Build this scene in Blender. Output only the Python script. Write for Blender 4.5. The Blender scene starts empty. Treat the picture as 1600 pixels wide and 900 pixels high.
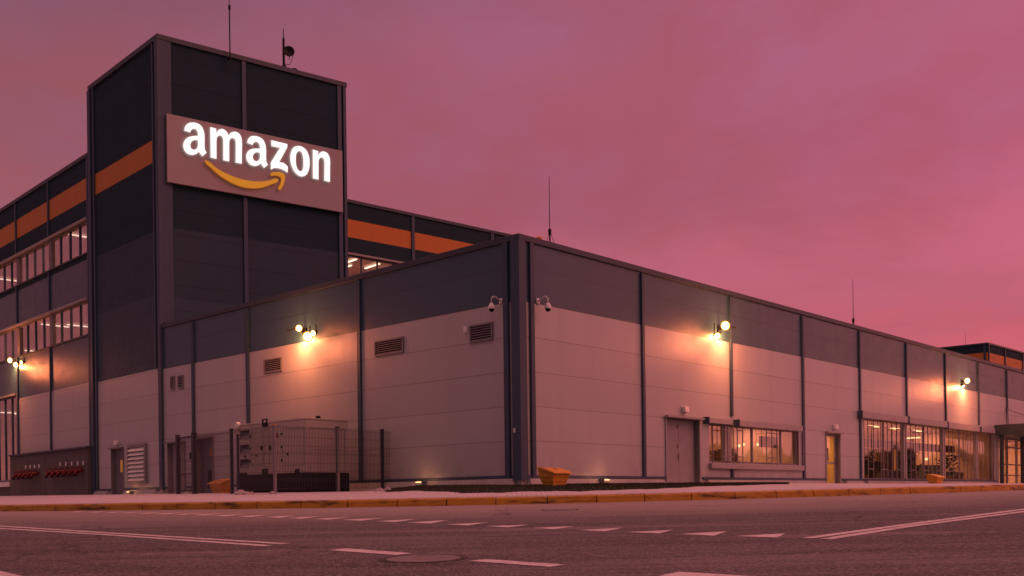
import bpy, math, random
from math import sin, cos, radians, sqrt, pi
from mathutils import Vector, Matrix
random.seed(7)
scene = bpy.context.scene
col = scene.collection

# ------------------------------------------------------------------ camera, sky, sun, exposure
CAMZ = 0.74                                   # eye height above the road under the camera
F, CX, CY, ROLL = 1568.0, 800.0, 777.0, radians(0.73)
cam = bpy.data.cameras.new('camera'); cam_o = bpy.data.objects.new('camera', cam); col.objects.link(cam_o)
cam.sensor_width = 36; cam.lens = 36 * F / 1600; cam.shift_y = (CY - 450) / 1600
cam.clip_start = .1; cam.clip_end = 4000
rx, up, bk = Vector((cos(ROLL), 0, -sin(ROLL))), Vector((sin(ROLL), 0, cos(ROLL))), Vector((0, -1, 0))
cam_o.matrix_world = Matrix(((rx.x, up.x, bk.x, 0), (rx.y, up.y, bk.y, 0), (rx.z, up.z, bk.z, CAMZ), (0, 0, 0, 1)))
scene.camera = cam_o

SUN_AZ, SUN_EL = radians(112), radians(38)     # azimuth from +Y clockwise
wd = bpy.data.worlds.new('World'); scene.world = wd; wd.use_nodes = True
nt = wd.node_tree; N = nt.nodes; N.clear()
def nn(t, **k):
    n = N.new(t)
    for a, b in k.items(): setattr(n, a, b)
    return n
def wl(a, b): nt.links.new(a, b)
def wmath(op, a, b=None, clamp=False):
    n = nn('ShaderNodeMath', operation=op, use_clamp=clamp)
    for i, v in enumerate((a, b)):
        if v is None: continue
        if isinstance(v, (int, float)): n.inputs[i].default_value = v
        else: wl(v, n.inputs[i])
    return n.outputs[0]
def srgb(r, g, b):
    f = lambda c: (c / 255 / 12.92) if c <= 10 else ((c / 255 + .055) / 1.055) ** 2.4
    return (f(r), f(g), f(b), 1)
def ramp(fac, stops):
    n = nn('ShaderNodeValToRGB'); cr = n.color_ramp
    while len(cr.elements) < len(stops): cr.elements.new(.5)
    for e, (p, c) in zip(cr.elements, stops): e.position = p; e.color = c
    wl(fac, n.inputs[0]); return n.outputs[0]
def wmix(fac, a, b, mode='MIX'):
    n = nn('ShaderNodeMix', data_type='RGBA', blend_type=mode)
    for s, v in ((0, fac), (6, a), (7, b)):
        if isinstance(v, (int, float, tuple)): n.inputs[s].default_value = v
        else: wl(v, n.inputs[s])
    return n.outputs[2]
tc = nn('ShaderNodeTexCoord'); sx = nn('ShaderNodeSeparateXYZ'); wl(tc.outputs['Generated'], sx.inputs[0])
dx, dy, dz = sx.outputs
el = wmath('MAXIMUM', dz, 0.0)
def smooth_(v, a, b):
    n = nn('ShaderNodeMapRange', interpolation_type='SMOOTHSTEP'); wl(v, n.inputs[0]); n.inputs[1].default_value = a; n.inputs[2].default_value = b; return n.outputs[0]
left = ramp(el, [(0, srgb(154, 80, 86)), (.2, srgb(156, 83, 90)), (.33, srgb(152, 85, 94)), (.46, srgb(110, 74, 88)), (.8, srgb(128, 80, 98))])
right = ramp(el, [(0, srgb(220, 96, 101)), (.12, srgb(210, 92, 103)), (.28, srgb(200, 98, 124)), (.42, srgb(188, 99, 128)), (.8, srgb(150, 90, 108))])
azf = wmath('MULTIPLY_ADD', dx, .95, True); azf.node.inputs[2].default_value = .42
base = wmix(azf, left, right)
# cloud deck seen in perspective
den = wmath('ADD', el, .16)
cmb = nn('ShaderNodeCombineXYZ'); wl(wmath('DIVIDE', dx, den), cmb.inputs[0]); wl(wmath('DIVIDE', dy, den), cmb.inputs[1])
mp = nn('ShaderNodeMapping'); wl(cmb.outputs[0], mp.inputs[0]); mp.inputs['Scale'].default_value = (1.15, .95, 1); mp.inputs['Location'].default_value = (3.4, 2.3, 0); mp.inputs['Rotation'].default_value = (0, 0, .35)
nz = nn('ShaderNodeTexNoise'); wl(mp.outputs[0], nz.inputs['Vector']); nz.inputs['Scale'].default_value = 1.1; nz.inputs['Detail'].default_value = 7; nz.inputs['Roughness'].default_value = .55; nz.inputs['Distortion'].default_value = .6
cl = ramp(nz.outputs[0], [(.40, (0, 0, 0, 1)), (.62, (1, 1, 1, 1))])
base = wmix(wmath('MULTIPLY', cl, .72), base, wmix(azf, srgb(138, 78, 82), srgb(178, 84, 98)))
nz2 = nn('ShaderNodeTexNoise'); wl(mp.outputs[0], nz2.inputs['Vector']); nz2.inputs['Scale'].default_value = 2.6; nz2.inputs['Detail'].default_value = 5
cl2 = ramp(nz2.outputs[0], [(.5, (0, 0, 0, 1)), (.8, (1, 1, 1, 1))])
base = wmix(wmath('MULTIPLY', cl2, .38), base, wmix(azf, srgb(156, 90, 108), srgb(208, 102, 128)))
nz3 = nn('ShaderNodeTexNoise'); wl(mp.outputs[0], nz3.inputs['Vector']); nz3.inputs['Scale'].default_value = 3.4; nz3.inputs['Detail'].default_value = 6; nz3.inputs['Roughness'].default_value = .62
wav = wmath('ADD', el, wmath('MULTIPLY', wmath('SUBTRACT', nz.outputs[0], .5), .22))
bnd = wmath('MULTIPLY', smooth_(wav, .235, .30), smooth_(wav, .41, .335))
base = wmix(wmath('MULTIPLY', bnd, .62), base, wmix(azf, srgb(146, 78, 82), srgb(172, 82, 104)))
bnd2 = wmath('MULTIPLY', wmath('MULTIPLY', smooth_(wav, .15, .20), smooth_(wav, .26, .21)), .45)
base = wmix(bnd2, base, wmix(azf, srgb(166, 90, 104), srgb(202, 101, 126)))
mott = ramp(nz3.outputs[0], [(.42, (0, 0, 0, 1)), (.72, (1, 1, 1, 1))])
base = wmix(wmath('MULTIPLY', wmath('MULTIPLY', mott, smooth_(el, .15, .42)), .62), base, wmix(azf, srgb(130, 90, 110), srgb(188, 103, 142)))
# brighter sunset glow to the right of the frame, dull grey sky behind the camera, bright cloud deck overhead
base = wmix(wmath('MULTIPLY', smooth_(dx, .50, .92), smooth_(el, .75, .2)), base, (1.15, .30, .27, 1))
base = wmix(smooth_(dy, .15, -.6), base, wmix(smooth_(dx, -.2, .9), (.12, .095, .10, 1), (.36, .155, .15, 1)))
base = wmix(smooth_(dz, .48, .75), base, (.84, .315, .325, 1))
bg = nn('ShaderNodeBackground'); wl(base, bg.inputs[0]); bg.inputs[1].default_value = 1.0
sky = nn('ShaderNodeTexSky', sky_type='NISHITA', sun_disc=False); sky.sun_elevation = SUN_EL; sky.sun_rotation = SUN_AZ
bg2 = nn('ShaderNodeBackground'); wl(wmix(1.0, sky.outputs[0], (1.0, .42, .5, 1), 'MULTIPLY'), bg2.inputs[0]); bg2.inputs[1].default_value = .012
ad = nn('ShaderNodeAddShader'); wl(bg.outputs[0], ad.inputs[0]); wl(bg2.outputs[0], ad.inputs[1])
wo = nn('ShaderNodeOutputWorld'); wl(ad.outputs[0], wo.inputs[0])

sun = bpy.data.lights.new('sun', 'SUN'); sun.energy = .75; sun.angle = radians(30); sun.color = (1, .26, .23)
so = bpy.data.objects.new('sun', sun); col.objects.link(so)
sd = Vector((sin(SUN_AZ) * cos(SUN_EL), cos(SUN_AZ) * cos(SUN_EL), sin(SUN_EL)))
so.rotation_euler = sd.to_track_quat('Z', 'Y').to_euler()

vs = scene.view_settings; vs.view_transform = 'Standard'; vs.look = 'None'; vs.exposure = 0; vs.gamma = 1; vs.use_curve_mapping = False
scene.cycles.max_bounces = 6; scene.cycles.diffuse_bounces = 3; scene.cycles.transparent_max_bounces = 12
scene.cycles.sample_clamp_indirect = 4

# ------------------------------------------------------------------ projection helpers (photo of 1600x900 -> rays)
def ray(px, py):
    u, v = px - CX, CY - py
    return (u * cos(ROLL) + v * sin(ROLL)) / F, (-u * sin(ROLL) + v * cos(ROLL)) / F
def at(px, py, d):
    a, b = ray(px, py); return Vector((a * d, d, CAMZ + b * d))
class Wall:
    """vertical plane: origin in plan, heading angle from +Y towards +X; n points outward (towards the camera)"""
    def __init__(s, x, y, ang):
        s.o = Vector((x, y, 0)); s.d = Vector((sin(ang), cos(ang), 0))
        n = Vector((s.d.y, -s.d.x, 0))
        s.n = n if n.dot(s.o) < 0 else -n
    def p(s, t, off, z): return s.o + s.d * t + s.n * off + Vector((0, 0, z))
    def hit(s, px, py, off=0):
        a, b = ray(px, py); o = s.o + s.n * off
        t = (a * o.y - o.x) / (s.d.x - a * s.d.y)
        return t, CAMZ + b * (o.y + s.d.y * t)
    def s(s_, px, py=600, off=0): return s_.hit(px, py, off)[0]
    def z(s_, px, py, off=0): return s_.hit(px, py, off)[1]
    def rect(w, x0, x1, yt, yb, off=0):
        ym = (yt + yb) / 2
        a, b = w.s(x0, ym, off), w.s(x1, ym, off)
        return (min(a, b), max(a, b), w.z(x0, yb, off), w.z(x0, yt, off))

# ------------------------------------------------------------------ materials
class M:
    def __init__(s, name, color, rough=.6, metal=0, spec=.4):
        s.m = bpy.data.materials.new(name); s.m.use_nodes = True; s.t = s.m.node_tree; s.b = s.t.nodes['Principled BSDF']
        s.b.inputs['Base Color'].default_value = (*color[:3], 1); s.b.inputs['Roughness'].default_value = rough
        s.b.inputs['Metallic'].default_value = metal; s.b.inputs['Specular IOR Level'].default_value = spec
        s.col = color; s.out = None
    def n(s, t, **k):
        n = s.t.nodes.new(t)
        for a, b in k.items(): setattr(n, a, b)
        return n
    def l(s, a, b): s.t.links.new(a, b)
    def pos(s):
        g = s.n('ShaderNodeNewGeometry'); return g.outputs['Position']
    def noise(s, scale, detail=4, stretch=(1, 1, 1), rough=.55, rot=(0, 0, 0)):
        mp = s.n('ShaderNodeMapping'); s.l(s.pos(), mp.inputs[0]); mp.inputs['Scale'].default_value = stretch; mp.inputs['Rotation'].default_value = rot
        n = s.n('ShaderNodeTexNoise'); s.l(mp.outputs[0], n.inputs['Vector']); n.inputs['Scale'].default_value = scale; n.inputs['Detail'].default_value = detail; n.inputs['Roughness'].default_value = rough
        return n.outputs[0]
    def rmp(s, fac, a, b):
        n = s.n('ShaderNodeMapRange'); s.l(fac, n.inputs[0]); n.inputs[1].default_value = a; n.inputs[2].default_value = b; return n.outputs[0]
    def cur(s): return s.out if s.out is not None else (*s.col[:3], 1)
    def mix(s, fac, c, mode='MIX', k=1.0):
        n = s.n('ShaderNodeMix', data_type='RGBA', blend_type=mode)
        if k != 1.0:
            m = s.n('ShaderNodeMath', operation='MULTIPLY'); m.inputs[1].default_value = k; s.l(fac, m.inputs[0]); fac = m.outputs[0]
        s.l(fac, n.inputs[0]) if not isinstance(fac, float) else setattr(n.inputs[0], 'default_value', fac)
        a = s.cur()
        if isinstance(a, tuple): n.inputs[6].default_value = a
        else: s.l(a, n.inputs[6])
        n.inputs[7].default_value = (*c[:3], 1)
        s.out = n.outputs[2]; s.l(s.out, s.b.inputs['Base Color']); return s
    def bump(s, h, strength=.2, dist=.02):
        b = s.n('ShaderNodeBump'); b.inputs['Strength'].default_value = strength; b.inputs['Distance'].default_value = dist
        s.l(h, b.inputs['Height']); s.l(b.outputs[0], s.b.inputs['Normal']); return s
    def rough_by(s, fac, a, b):
        n = s.n('ShaderNodeMapRange'); s.l(fac, n.inputs[0]); n.inputs[3].default_value = a; n.inputs[4].default_value = b
        s.l(n.outputs[0], s.b.inputs['Roughness']); return s
def speckle(m, scale=6, amount=.25, dark=.5):
    c = m.col
    return m.mix(m.rmp(m.noise(scale, 5), .4, .75), tuple(x * dark for x in c[:3]), k=amount)
def panel(name, color, z0, pitch, rough=.34, seam=.012, spec=.5):
    m = M(name, color, rough, 0, spec)
    # rain streaks and faint mottling of coated steel, joints between the panels
    m.mix(m.rmp(m.noise(1.3, 6, (1.6, 1.6, .12)), .45, .8), tuple(x * .72 for x in color), k=.35)
    m.mix(m.rmp(m.noise(9, 4), .4, .8), tuple(x * .85 for x in color), k=.3)
    sp = m.n('ShaderNodeSeparateXYZ'); m.l(m.pos(), sp.inputs[0])
    def mt(op, a, b):
        n = m.n('ShaderNodeMath', operation=op)
        for i, v in enumerate((a, b)):
            if isinstance(v, (int, float)): n.inputs[i].default_value = v
            else: m.l(v, n.inputs[i])
        return n.outputs[0]
    fr = mt('FRACT', mt('DIVIDE', mt('SUBTRACT', sp.outputs[2], z0 - seam), pitch), 0)
    sm = mt('LESS_THAN', fr, seam * 2 / pitch)
    wn = m.n('ShaderNodeTexWhiteNoise', noise_dimensions='1D'); m.l(mt('FLOOR', mt('DIVIDE', mt('SUBTRACT', sp.outputs[2], z0), pitch), 0), wn.inputs['W'])
    m.mix(wn.outputs['Value'], tuple(x * .80 for x in color), k=.35)
    drt = mt('MULTIPLY', m.rmp(sp.outputs[2], z0 + .55, z0 - .05), m.rmp(m.noise(1.8, 6, (1, 1, .5), .65), .42, .62))
    m.mix(drt, tuple(x * .55 + .01 for x in color), k=.55)
    m.mix(sm, tuple(x * .35 for x in color), k=.6)
    m.rough_by(m.noise(2.2, 5), rough - .1, rough + .15)
    inv = mt('SUBTRACT', 1.0, sm); m.bump(mt('ADD', inv, mt('MULTIPLY', m.noise(.7, 2), .3)), .25, .02)
    return m.m
def emit(name, color, strength):
    m = bpy.data.materials.new(name); m.use_nodes = True; t = m.node_tree; t.nodes.clear()
    e = t.nodes.new('ShaderNodeEmission'); e.inputs[0].default_value = (*color[:3], 1); e.inputs[1].default_value = strength
    o = t.nodes.new('ShaderNodeOutputMaterial'); t.links.new(e.outputs[0], o.inputs[0]); return m
def glass(name, refl=.22, tint=(.95, .9, .88)):
    m = bpy.data.materials.new(name); m.use_nodes = True; t = m.node_tree; t.nodes.clear()
    tr = t.nodes.new('ShaderNodeBsdfTransparent'); tr.inputs[0].default_value = (*tint, 1)
    gl = t.nodes.new('ShaderNodeBsdfGlossy'); gl.inputs['Roughness'].default_value = .03
    lw = t.nodes.new('ShaderNodeLayerWeight'); lw.inputs[0].default_value = .35
    mr = t.nodes.new('ShaderNodeMapRange'); mr.inputs[3].default_value = refl; mr.inputs[4].default_value = .55
    t.links.new(lw.outputs['Fresnel'], mr.inputs[0])
    mx = t.nodes.new('ShaderNodeMixShader'); o = t.nodes.new('ShaderNodeOutputMaterial')
    t.links.new(mr.outputs[0], mx.inputs[0]); t.links.new(tr.outputs[0], mx.inputs[1]); t.links.new(gl.outputs[0], mx.inputs[2]); t.links.new(mx.outputs[0], o.inputs[0])
    return m

ZP = CAMZ + .567                     # bottom of the cladding panels on the low building
LIGHT, DARK, BLACK, ORANGE = (.44, .43, .44), (.038, .090, .132), (.021, .046, .062), (.56, .20, .038)
m_light = panel('light_grey_panel', LIGHT, ZP, .9074)
m_dark = panel('anthracite_panel', DARK, ZP, .9074)
m_black = panel('black_panel', BLACK, ZP, .98, .75, spec=.12)
m_orange = panel('orange_panel', ORANGE, ZP - .3, 7.0, .5, spec=.3)
m_steel = speckle(M('blue_grey_steel', (.04, .072, .115), .5), 3, .3).m
m_cap = speckle(M('parapet_metal', (.045, .062, .085), .45, .2), 3, .3).m
m_frame = speckle(M('grey_frame', (.20, .18, .19), .5), 5, .3).m
m_shut = speckle(M('shutter_grey', (.34, .32, .33), .5), 4, .25).m
m_bar = speckle(M('bar_steel', (.24, .22, .23), .5, .1), 5, .3).m
m_door = speckle(M('door_grey', (.30, .28, .30), .5), 3, .25).m
m_ddoor = speckle(M('door_dark', (.12, .12, .15), .5), 3, .25).m
m_conc = M('concrete', (.36, .34, .33), .85); m_conc.mix(m_conc.rmp(m_conc.noise(1.1, 7, (1, 1, .5)), .4, .75), (.2, .19, .18), k=.6); m_conc.bump(m_conc.noise(30, 4), .25, .01); m_conc = m_conc.m
m_plinthdark = M('dark_render', (.13, .115, .115), .9); m_plinthdark.mix(m_plinthdark.rmp(m_plinthdark.noise(60, 3), .4, .7), (.07, .06, .06), k=.7); m_plinthdark.mix(m_plinthdark.rmp(m_plinthdark.noise(1.4, 6, (1.2, 1.2, .25)), .45, .75), (.07, .06, .06), k=.5); m_plinthdark.bump(m_plinthdark.noise(70, 3), .5, .01); m_plinthdark = m_plinthdark.m
m_roof = speckle(M('roof_membrane', (.12, .12, .13), .9), 2, .4).m
m_vent = M('vent_dark', (.02, .02, .022), .8).m
m_white = speckle(M('white_paint', (.72, .70, .70), .5), 8, .2, .7).m
m_blk = speckle(M('black_plastic', (.007, .007, .008), .6, 0, .25), 8, .3).m
m_red = speckle(M('red_paint', (.20, .012, .02), .5), 12, .35).m
m_glass = glass('window_glass', .08)
m_glass_low = glass('shopfront_glass', .26)
m_room = speckle(M('room_wall', (.62, .42, .33), .8), 1.2, .25, .7).m
m_warm = speckle(M('warm_room_wall', (.78, .60, .46), .8), 1.0, .3, .65).m
m_dkwood = speckle(M('dark_wood', (.10, .055, .03), .6), 4, .4).m
m_leaf = speckle(M('plant_leaf', (.02, .035, .012), .6), 9, .4).m
m_floor_in = speckle(M('room_floor', (.25, .20, .18), .6), 2, .3).m
m_strip = emit('strip_lamp', (1, .72, .55), 2.2)
m_warmlamp = emit('warm_lamp', (1, .62, .26), 2.6)
m_bulb = emit('floodlight_lens', (1, .66, .30), 9.0)
m_fringe = emit('floodlight_fringe', (1, .38, .06), 2.0)  # orange glare fringe of the lens, added as a glowing ring
m_spot = emit('spot_lens', (1, .55, .22), 5.0)
m_letter = emit('letter_face', (1, .93, .90), 1.12)
m_arrow = emit('arrow_face', (.78, .26, .03), .75)
m_arrow_side = M('arrow_side', (.5, .17, .02), .5).m
m_board = M('sign_board', (.35, .32, .33), .5); m_board.mix(m_board.rmp(m_board.noise(1.2, 5, (1, 1, .2)), .4, .75), (.28, .25, .26), k=.4); m_board = m_board.m
m_bin = M('yellow_grp', (.66, .31, .035), .5); m_bin.mix(m_bin.rmp(m_bin.noise(5, 6), .45, .75), (.42, .15, .02), k=.5); m_bin = m_bin.m
m_gen = M('generator_grey', (.46, .40, .35), .5); m_gen.mix(m_gen.rmp(m_gen.noise(2.2, 6, (1, 1, .25)), .45, .8), (.32, .27, .24), k=.5); m_gen = m_gen.m
m_galv = speckle(M('galvanised', (.22, .21, .22), .45, .5), 10, .3).m
m_fencepost = speckle(M('post_coating', (.05, .055, .07), .5, .2), 8, .3).m
m_wire = M('fence_wire', (.05, .05, .06), .6, .0).m
m_stone = M('stone', (.42, .36, .34), .9); m_stone.mix(m_stone.rmp(m_stone.noise(9, 5), .4, .7), (.25, .21, .2), k=.6); m_stone = m_stone.m

# kerb: yellow paint worn through to concrete, black tyre scuffs
m_kerb = M('yellow_kerb_paint', (.47, .235, .028), .65)
m_kerb.mix(m_kerb.rmp(m_kerb.noise(3.2, 7, (1, 1, 2)), .50, .72), (.22, .08, .015), k=.7)
m_kerb.mix(m_kerb.rmp(m_kerb.noise(1.0, 7, (1, 1, 8), .68), .53, .64), (.030, .020, .014), k=.85)
m_kerb.mix(m_kerb.rmp(m_kerb.noise(14, 4), .62, .75), (.30, .24, .2), k=.4)
m_kerb.bump(m_kerb.noise(40, 4), .3, .008); m_kerb = m_kerb.m
# asphalt
ma = M('asphalt', (.080, .072, .069), .8, 0, .4)
sep = ma.n('ShaderNodeSeparateXYZ'); ma.l(ma.pos(), sep.inputs[0])
def mm(op, a, b=0.0):
    n = ma.n('ShaderNodeMath', operation=op)
    for i, v in enumerate((a, b)):
        if isinstance(v, (int, float)): n.inputs[i].default_value = v
        else: ma.l(v, n.inputs[i])
    return n.outputs[0]
cxr, cyr = mm('ADD', sep.outputs[0], .3), mm('SUBTRACT', sep.outputs[1], 37.3)      # the bend turns about this point
rad = mm('SQRT', mm('ADD', mm('MULTIPLY', cxr, cxr), mm('MULTIPLY', cyr, cyr))); angl = mm('ARCTAN2', cxr, cyr)
def arcnoise(kr, ka, seed, detail=5, rough=.6):
    c = ma.n('ShaderNodeCombineXYZ'); ma.l(mm('MULTIPLY', rad, kr), c.inputs[0]); ma.l(mm('MULTIPLY', angl, ka), c.inputs[1]); c.inputs[2].default_value = seed
    n = ma.n('ShaderNodeTexNoise'); ma.l(c.outputs[0], n.inputs['Vector']); n.inputs['Scale'].default_value = 1; n.inputs['Detail'].default_value = detail; n.inputs['Roughness'].default_value = rough
    return n.outputs[0]
# dusty strip by the kerb, darker wheel lanes following the bend, straight tracks of the joining road
ma.mix(ma.rmp(ma.noise(.11, 4, (1, 1.6, 1), .5), .47, .60), (.17, .15, .14), k=.9)
ma.mix(ma.rmp(arcnoise(.45, 2.0, 1), .44, .62), (.046, .041, .040), k=.85)
ma.mix(ma.rmp(arcnoise(1.5, 2.2, 5, 6, .65), .47, .60), (.030, .027, .027), k=.8)
ma.mix(ma.rmp(ma.noise(.5, 6, (.30, 2.8, 1), .62, (0, 0, .30)), .54, .70), (.22, .19, .175), k=.8)
ma.mix(ma.rmp(ma.noise(.8, 6, (.22, 3.0, 1), .62, (0, 0, -.25)), .52, .64), (.026, .023, .023), k=.75)
wob = mm('ADD', rad, mm('MULTIPLY', mm('SUBTRACT', arcnoise(.3, 3.0, 9), .5), 2.4))
ma.mix(ma.rmp(wob, 24.6, 19.6), (.30, .255, .23), k=.95)
ma.mix(ma.rmp(arcnoise(3.0, 5, 12, 6), .54, .68), (.10, .088, .082), k=.6)
ma.mix(ma.rmp(ma.noise(13, 3, (1.5, .7, 1), .7), .54, .66), (.24, .215, .20), k=.55)
ma.mix(ma.rmp(ma.noise(17, 3, (1.5, .7, 1), .7), .55, .66), (.012, .010, .010), k=.6)
ma.mix(ma.rmp(ma.noise(36, 3, (1.4, .8, 1)), .52, .64), (.28, .25, .235), k=.6)
ma.mix(ma.rmp(ma.noise(2.2, 3), .70, .74), (.016, .014, .014), k=.7)
vc = ma.n('ShaderNodeTexVoronoi', feature='DISTANCE_TO_EDGE'); vadd = ma.n('ShaderNodeVectorMath', operation='ADD'); vn = ma.n('ShaderNodeTexNoise'); vn.inputs['Scale'].default_value = 1.6; vn.inputs['Detail'].default_value = 5
ma.l(ma.pos(), vn.inputs['Vector']); ma.l(ma.pos(), vadd.inputs[0]); ma.l(vn.outputs['Color'], vadd.inputs[1]); ma.l(vadd.outputs[0], vc.inputs['Vector']); vc.inputs['Scale'].default_value = .16
crk = mm('MULTIPLY', ma.rmp(vc.outputs['Distance'], .0042, .0012), ma.rmp(ma.noise(.3, 2), .46, .54)); ma.mix(crk, (.012, .010, .010), k=.8)
ma.bump(ma.noise(75, 4), .55, .012); m_asph = ma.m
mp_ = M('paving', (.60, .55, .55), .85)
mp_.mix(mp_.rmp(mp_.noise(.7, 7), .4, .7), (.50, .45, .45), k=.5)
mp_.mix(mp_.rmp(mp_.noise(22, 4), .5, .75), (.2, .17, .17), k=.4)
brick = mp_.n('ShaderNodeTexBrick'); mp_.l(mp_.pos(), brick.inputs['Vector']); brick.inputs['Scale'].default_value = 2.5; brick.inputs['Mortar Size'].default_value = .018
brick.inputs['Color1'].default_value = brick.inputs['Color2'].default_value = (0, 0, 0, 1); brick.inputs['Mortar'].default_value = (1, 1, 1, 1)
mp_.mix(brick.outputs[0], (.14, .12, .12), k=.6)
mp_.bump(mp_.noise(45, 3), .3, .008); m_pave = mp_.m
mk = M('road_paint', (.62, .55, .54), .7)
mk.mix(mk.rmp(mk.noise(7, 6), .48, .68), (.25, .21, .21), k=.6)
mk.mix(mk.rmp(mk.noise(60, 3), .58, .68), (.08, .07, .07), k=.7); m_mark = mk.m
m_gnd = speckle(M('soil', (.09, .08, .06), .95), .2, .5).m
m_grass = M('grass_blade', (.02, .03, .008), .8); m_grass.mix(m_grass.rmp(m_grass.noise(2, 4), .4, .7), (.05, .042, .015), k=.5); m_grass = m_grass.m
m_turf = speckle(M('turf', (.022, .026, .010), .95), 9, .5).m
m_iron = M('cast_iron', (.10, .09, .09), .6, .4); m_iron.mix(m_iron.rmp(m_iron.noise(24, 3), .45, .6), (.24, .21, .2), k=.6); m_iron = m_iron.m
m_lid = speckle(M('concrete_lid', (.20, .175, .165), .8), 9, .7).m
m_tar = speckle(M('tar_ring', (.030, .027, .026), .8), 9, .8, 2.8).m

# ------------------------------------------------------------------ mesh helpers
class MB:
    def __init__(s): s.v, s.f, s.m, s.mats = [], [], [], []
    def mi(s, mat):
        if mat not in s.mats: s.mats.append(mat)
        return s.mats.index(mat)
    def face(s, pts, mat):
        k = len(s.v); s.v += [tuple(p) for p in pts]; s.f.append(tuple(range(k, k + len(pts)))); s.m.append(s.mi(mat)); return s
    def hull8(s, q, mat):            # q: 4 bottom, 4 top
        k = len(s.v); s.v += [tuple(p) for p in q]; i = s.mi(mat)
        for f in ((3, 2, 1, 0), (4, 5, 6, 7), (0, 1, 5, 4), (1, 2, 6, 5), (2, 3, 7, 6), (3, 0, 4, 7)): s.f.append(tuple(k + a for a in f)); s.m.append(i)
        return s
    def wbox(s, w, s0, s1, o0, o1, z0, z1, mat):
        return s.hull8([w.p(a, b, z) for z in (z0, z1) for a, b in ((s0, o0), (s1, o0), (s1, o1), (s0, o1))], mat)
    def box(s, c, hx, hy, hz, mat, ang=0):
        ca, sa = cos(ang), sin(ang)
        P = lambda x, y, z: (c[0] + x * ca - y * sa, c[1] + x * sa + y * ca, c[2] + z)
        return s.hull8([P(x, y, z) for z in (-hz, hz) for x, y in ((-hx, -hy), (hx, -hy), (hx, hy), (-hx, hy))], mat)
    def tube(s, pts, r, mat, n=8, caps=True):
        pts = [Vector(p) for p in pts]; rs = r if isinstance(r, (list, tuple)) else [r] * len(pts); i = s.mi(mat); k = len(s.v)
        for j, p in enumerate(pts):
            t = (pts[min(j + 1, len(pts) - 1)] - pts[max(j - 1, 0)]).normalized()
            a = t.orthogonal().normalized() if abs(t.z) > .95 else t.cross(Vector((0, 0, 1))).normalized(); b = t.cross(a)
            for q in range(n): s.v.append(tuple(p + (a * cos(2 * pi * q / n) + b * sin(2 * pi * q / n)) * rs[j]))
        for j in range(len(pts) - 1):
            for q in range(n):
                s.f.append((k + j * n + q, k + j * n + (q + 1) % n, k + (j + 1) * n + (q + 1) % n, k + (j + 1) * n + q)); s.m.append(i)
        if caps:
            s.f.append(tuple(k + q for q in range(n))[::-1]); s.m.append(i)
            s.f.append(tuple(k + (len(pts) - 1) * n + q for q in range(n))); s.m.append(i)
        return s
    def lathe(s, c, axis, prof, mat, n=16):      # prof: (distance along axis, radius)
        ax = Vector(axis).normalized(); a = ax.orthogonal().normalized(); b = ax.cross(a); c = Vector(c); k = len(s.v); i = s.mi(mat)
        for h, r in prof:
            for q in range(n): s.v.append(tuple(c + ax * h + (a * cos(2 * pi * q / n) + b * sin(2 * pi * q / n)) * max(r, 1e-4)))
        for j in range(len(prof) - 1):
            for q in range(n):
                s.f.append((k + j * n + q, k + j * n + (q + 1) % n, k + (j + 1) * n + (q + 1) % n, k + (j + 1) * n + q)); s.m.append(i)
        return s
    def build(s, name, parent=None, bevel=0, smooth=False, kind=None):
        me = bpy.data.meshes.new(name); me.from_pydata(s.v, [], s.f); me.update()
        for m in s.mats: me.materials.append(m)
        me.polygons.foreach_set('material_index', s.m)
        if smooth: me.polygons.foreach_set('use_smooth', [True] * len(s.f))
        o = bpy.data.objects.new(name, me); col.objects.link(o)
        if parent:
            o.parent = parent; o.matrix_parent_inverse = Matrix.Translation(-parent.location)
        if bevel:
            b = o.modifiers.new('bevel', 'BEVEL'); b.width = bevel; b.segments = 2; b.limit_method = 'ANGLE'; b.angle_limit = radians(40)
        if kind: o['kind'] = kind
        return o
def tag(o, label, cat, group=None):
    o['label'] = label; o['category'] = cat
    if group: o['group'] = group
    return o
def thing(name, loc, label, cat, group=None):
    o = bpy.data.objects.new(name, None); col.objects.link(o); o.location = loc; o.empty_display_size = .2
    return tag(o, label, cat, group)
def lamp(kind, name, loc, energy, color, parent=None, **k):
    l = bpy.data.lights.new(name, kind); l.energy = energy; l.color = color
    tgt = k.pop('target', None)
    for a, b in k.items(): setattr(l, a, b)
    o = bpy.data.objects.new(name, l); col.objects.link(o); o.location = loc
    if tgt is not None: o.rotation_euler = (Vector(loc) - Vector(tgt)).to_track_quat('Z', 'Y').to_euler()
    if parent:
        o.parent = parent; o.matrix_parent_inverse = Matrix.Translation(-parent.location)
    return o

# ------------------------------------------------------------------ terrain
KERB = [(-10.57, 23.22), (-9.74, 22.66), (-8.89, 22.15), (-8.0, 21.69), (-7.1, 21.25), (-6.18, 20.87), (-5.23, 20.54), (-4.27, 20.27), (-3.29, 20.06), (-2.29, 19.97), (-1.3, 19.9), (-.32, 19.88), (.7, 19.88), (1.69, 19.96), (2.67, 20.15), (3.65, 20.38), (4.6, 20.68), (5.54, 21.03), (6.45, 21.43), (7.35, 21.87), (8.22, 22.36), (9.08, 22.87), (9.93, 23.41), (10.74, 23.99), (11.51, 24.63), (12.25, 25.3), (12.94, 26.02)]
def extend(p, q, n, turn):
    out = []; a = Vector((q[0] - p[0], q[1] - p[1])).normalized(); c = Vector(q)
    for i in range(n):
        ang = turn / n if i < n else 0
        a = Vector((a.x * cos(turn) - a.y * sin(turn), a.x * sin(turn) + a.y * cos(turn))) if i < 6 else a
        c = c + a; out.append((c.x, c.y))
    return out
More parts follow.
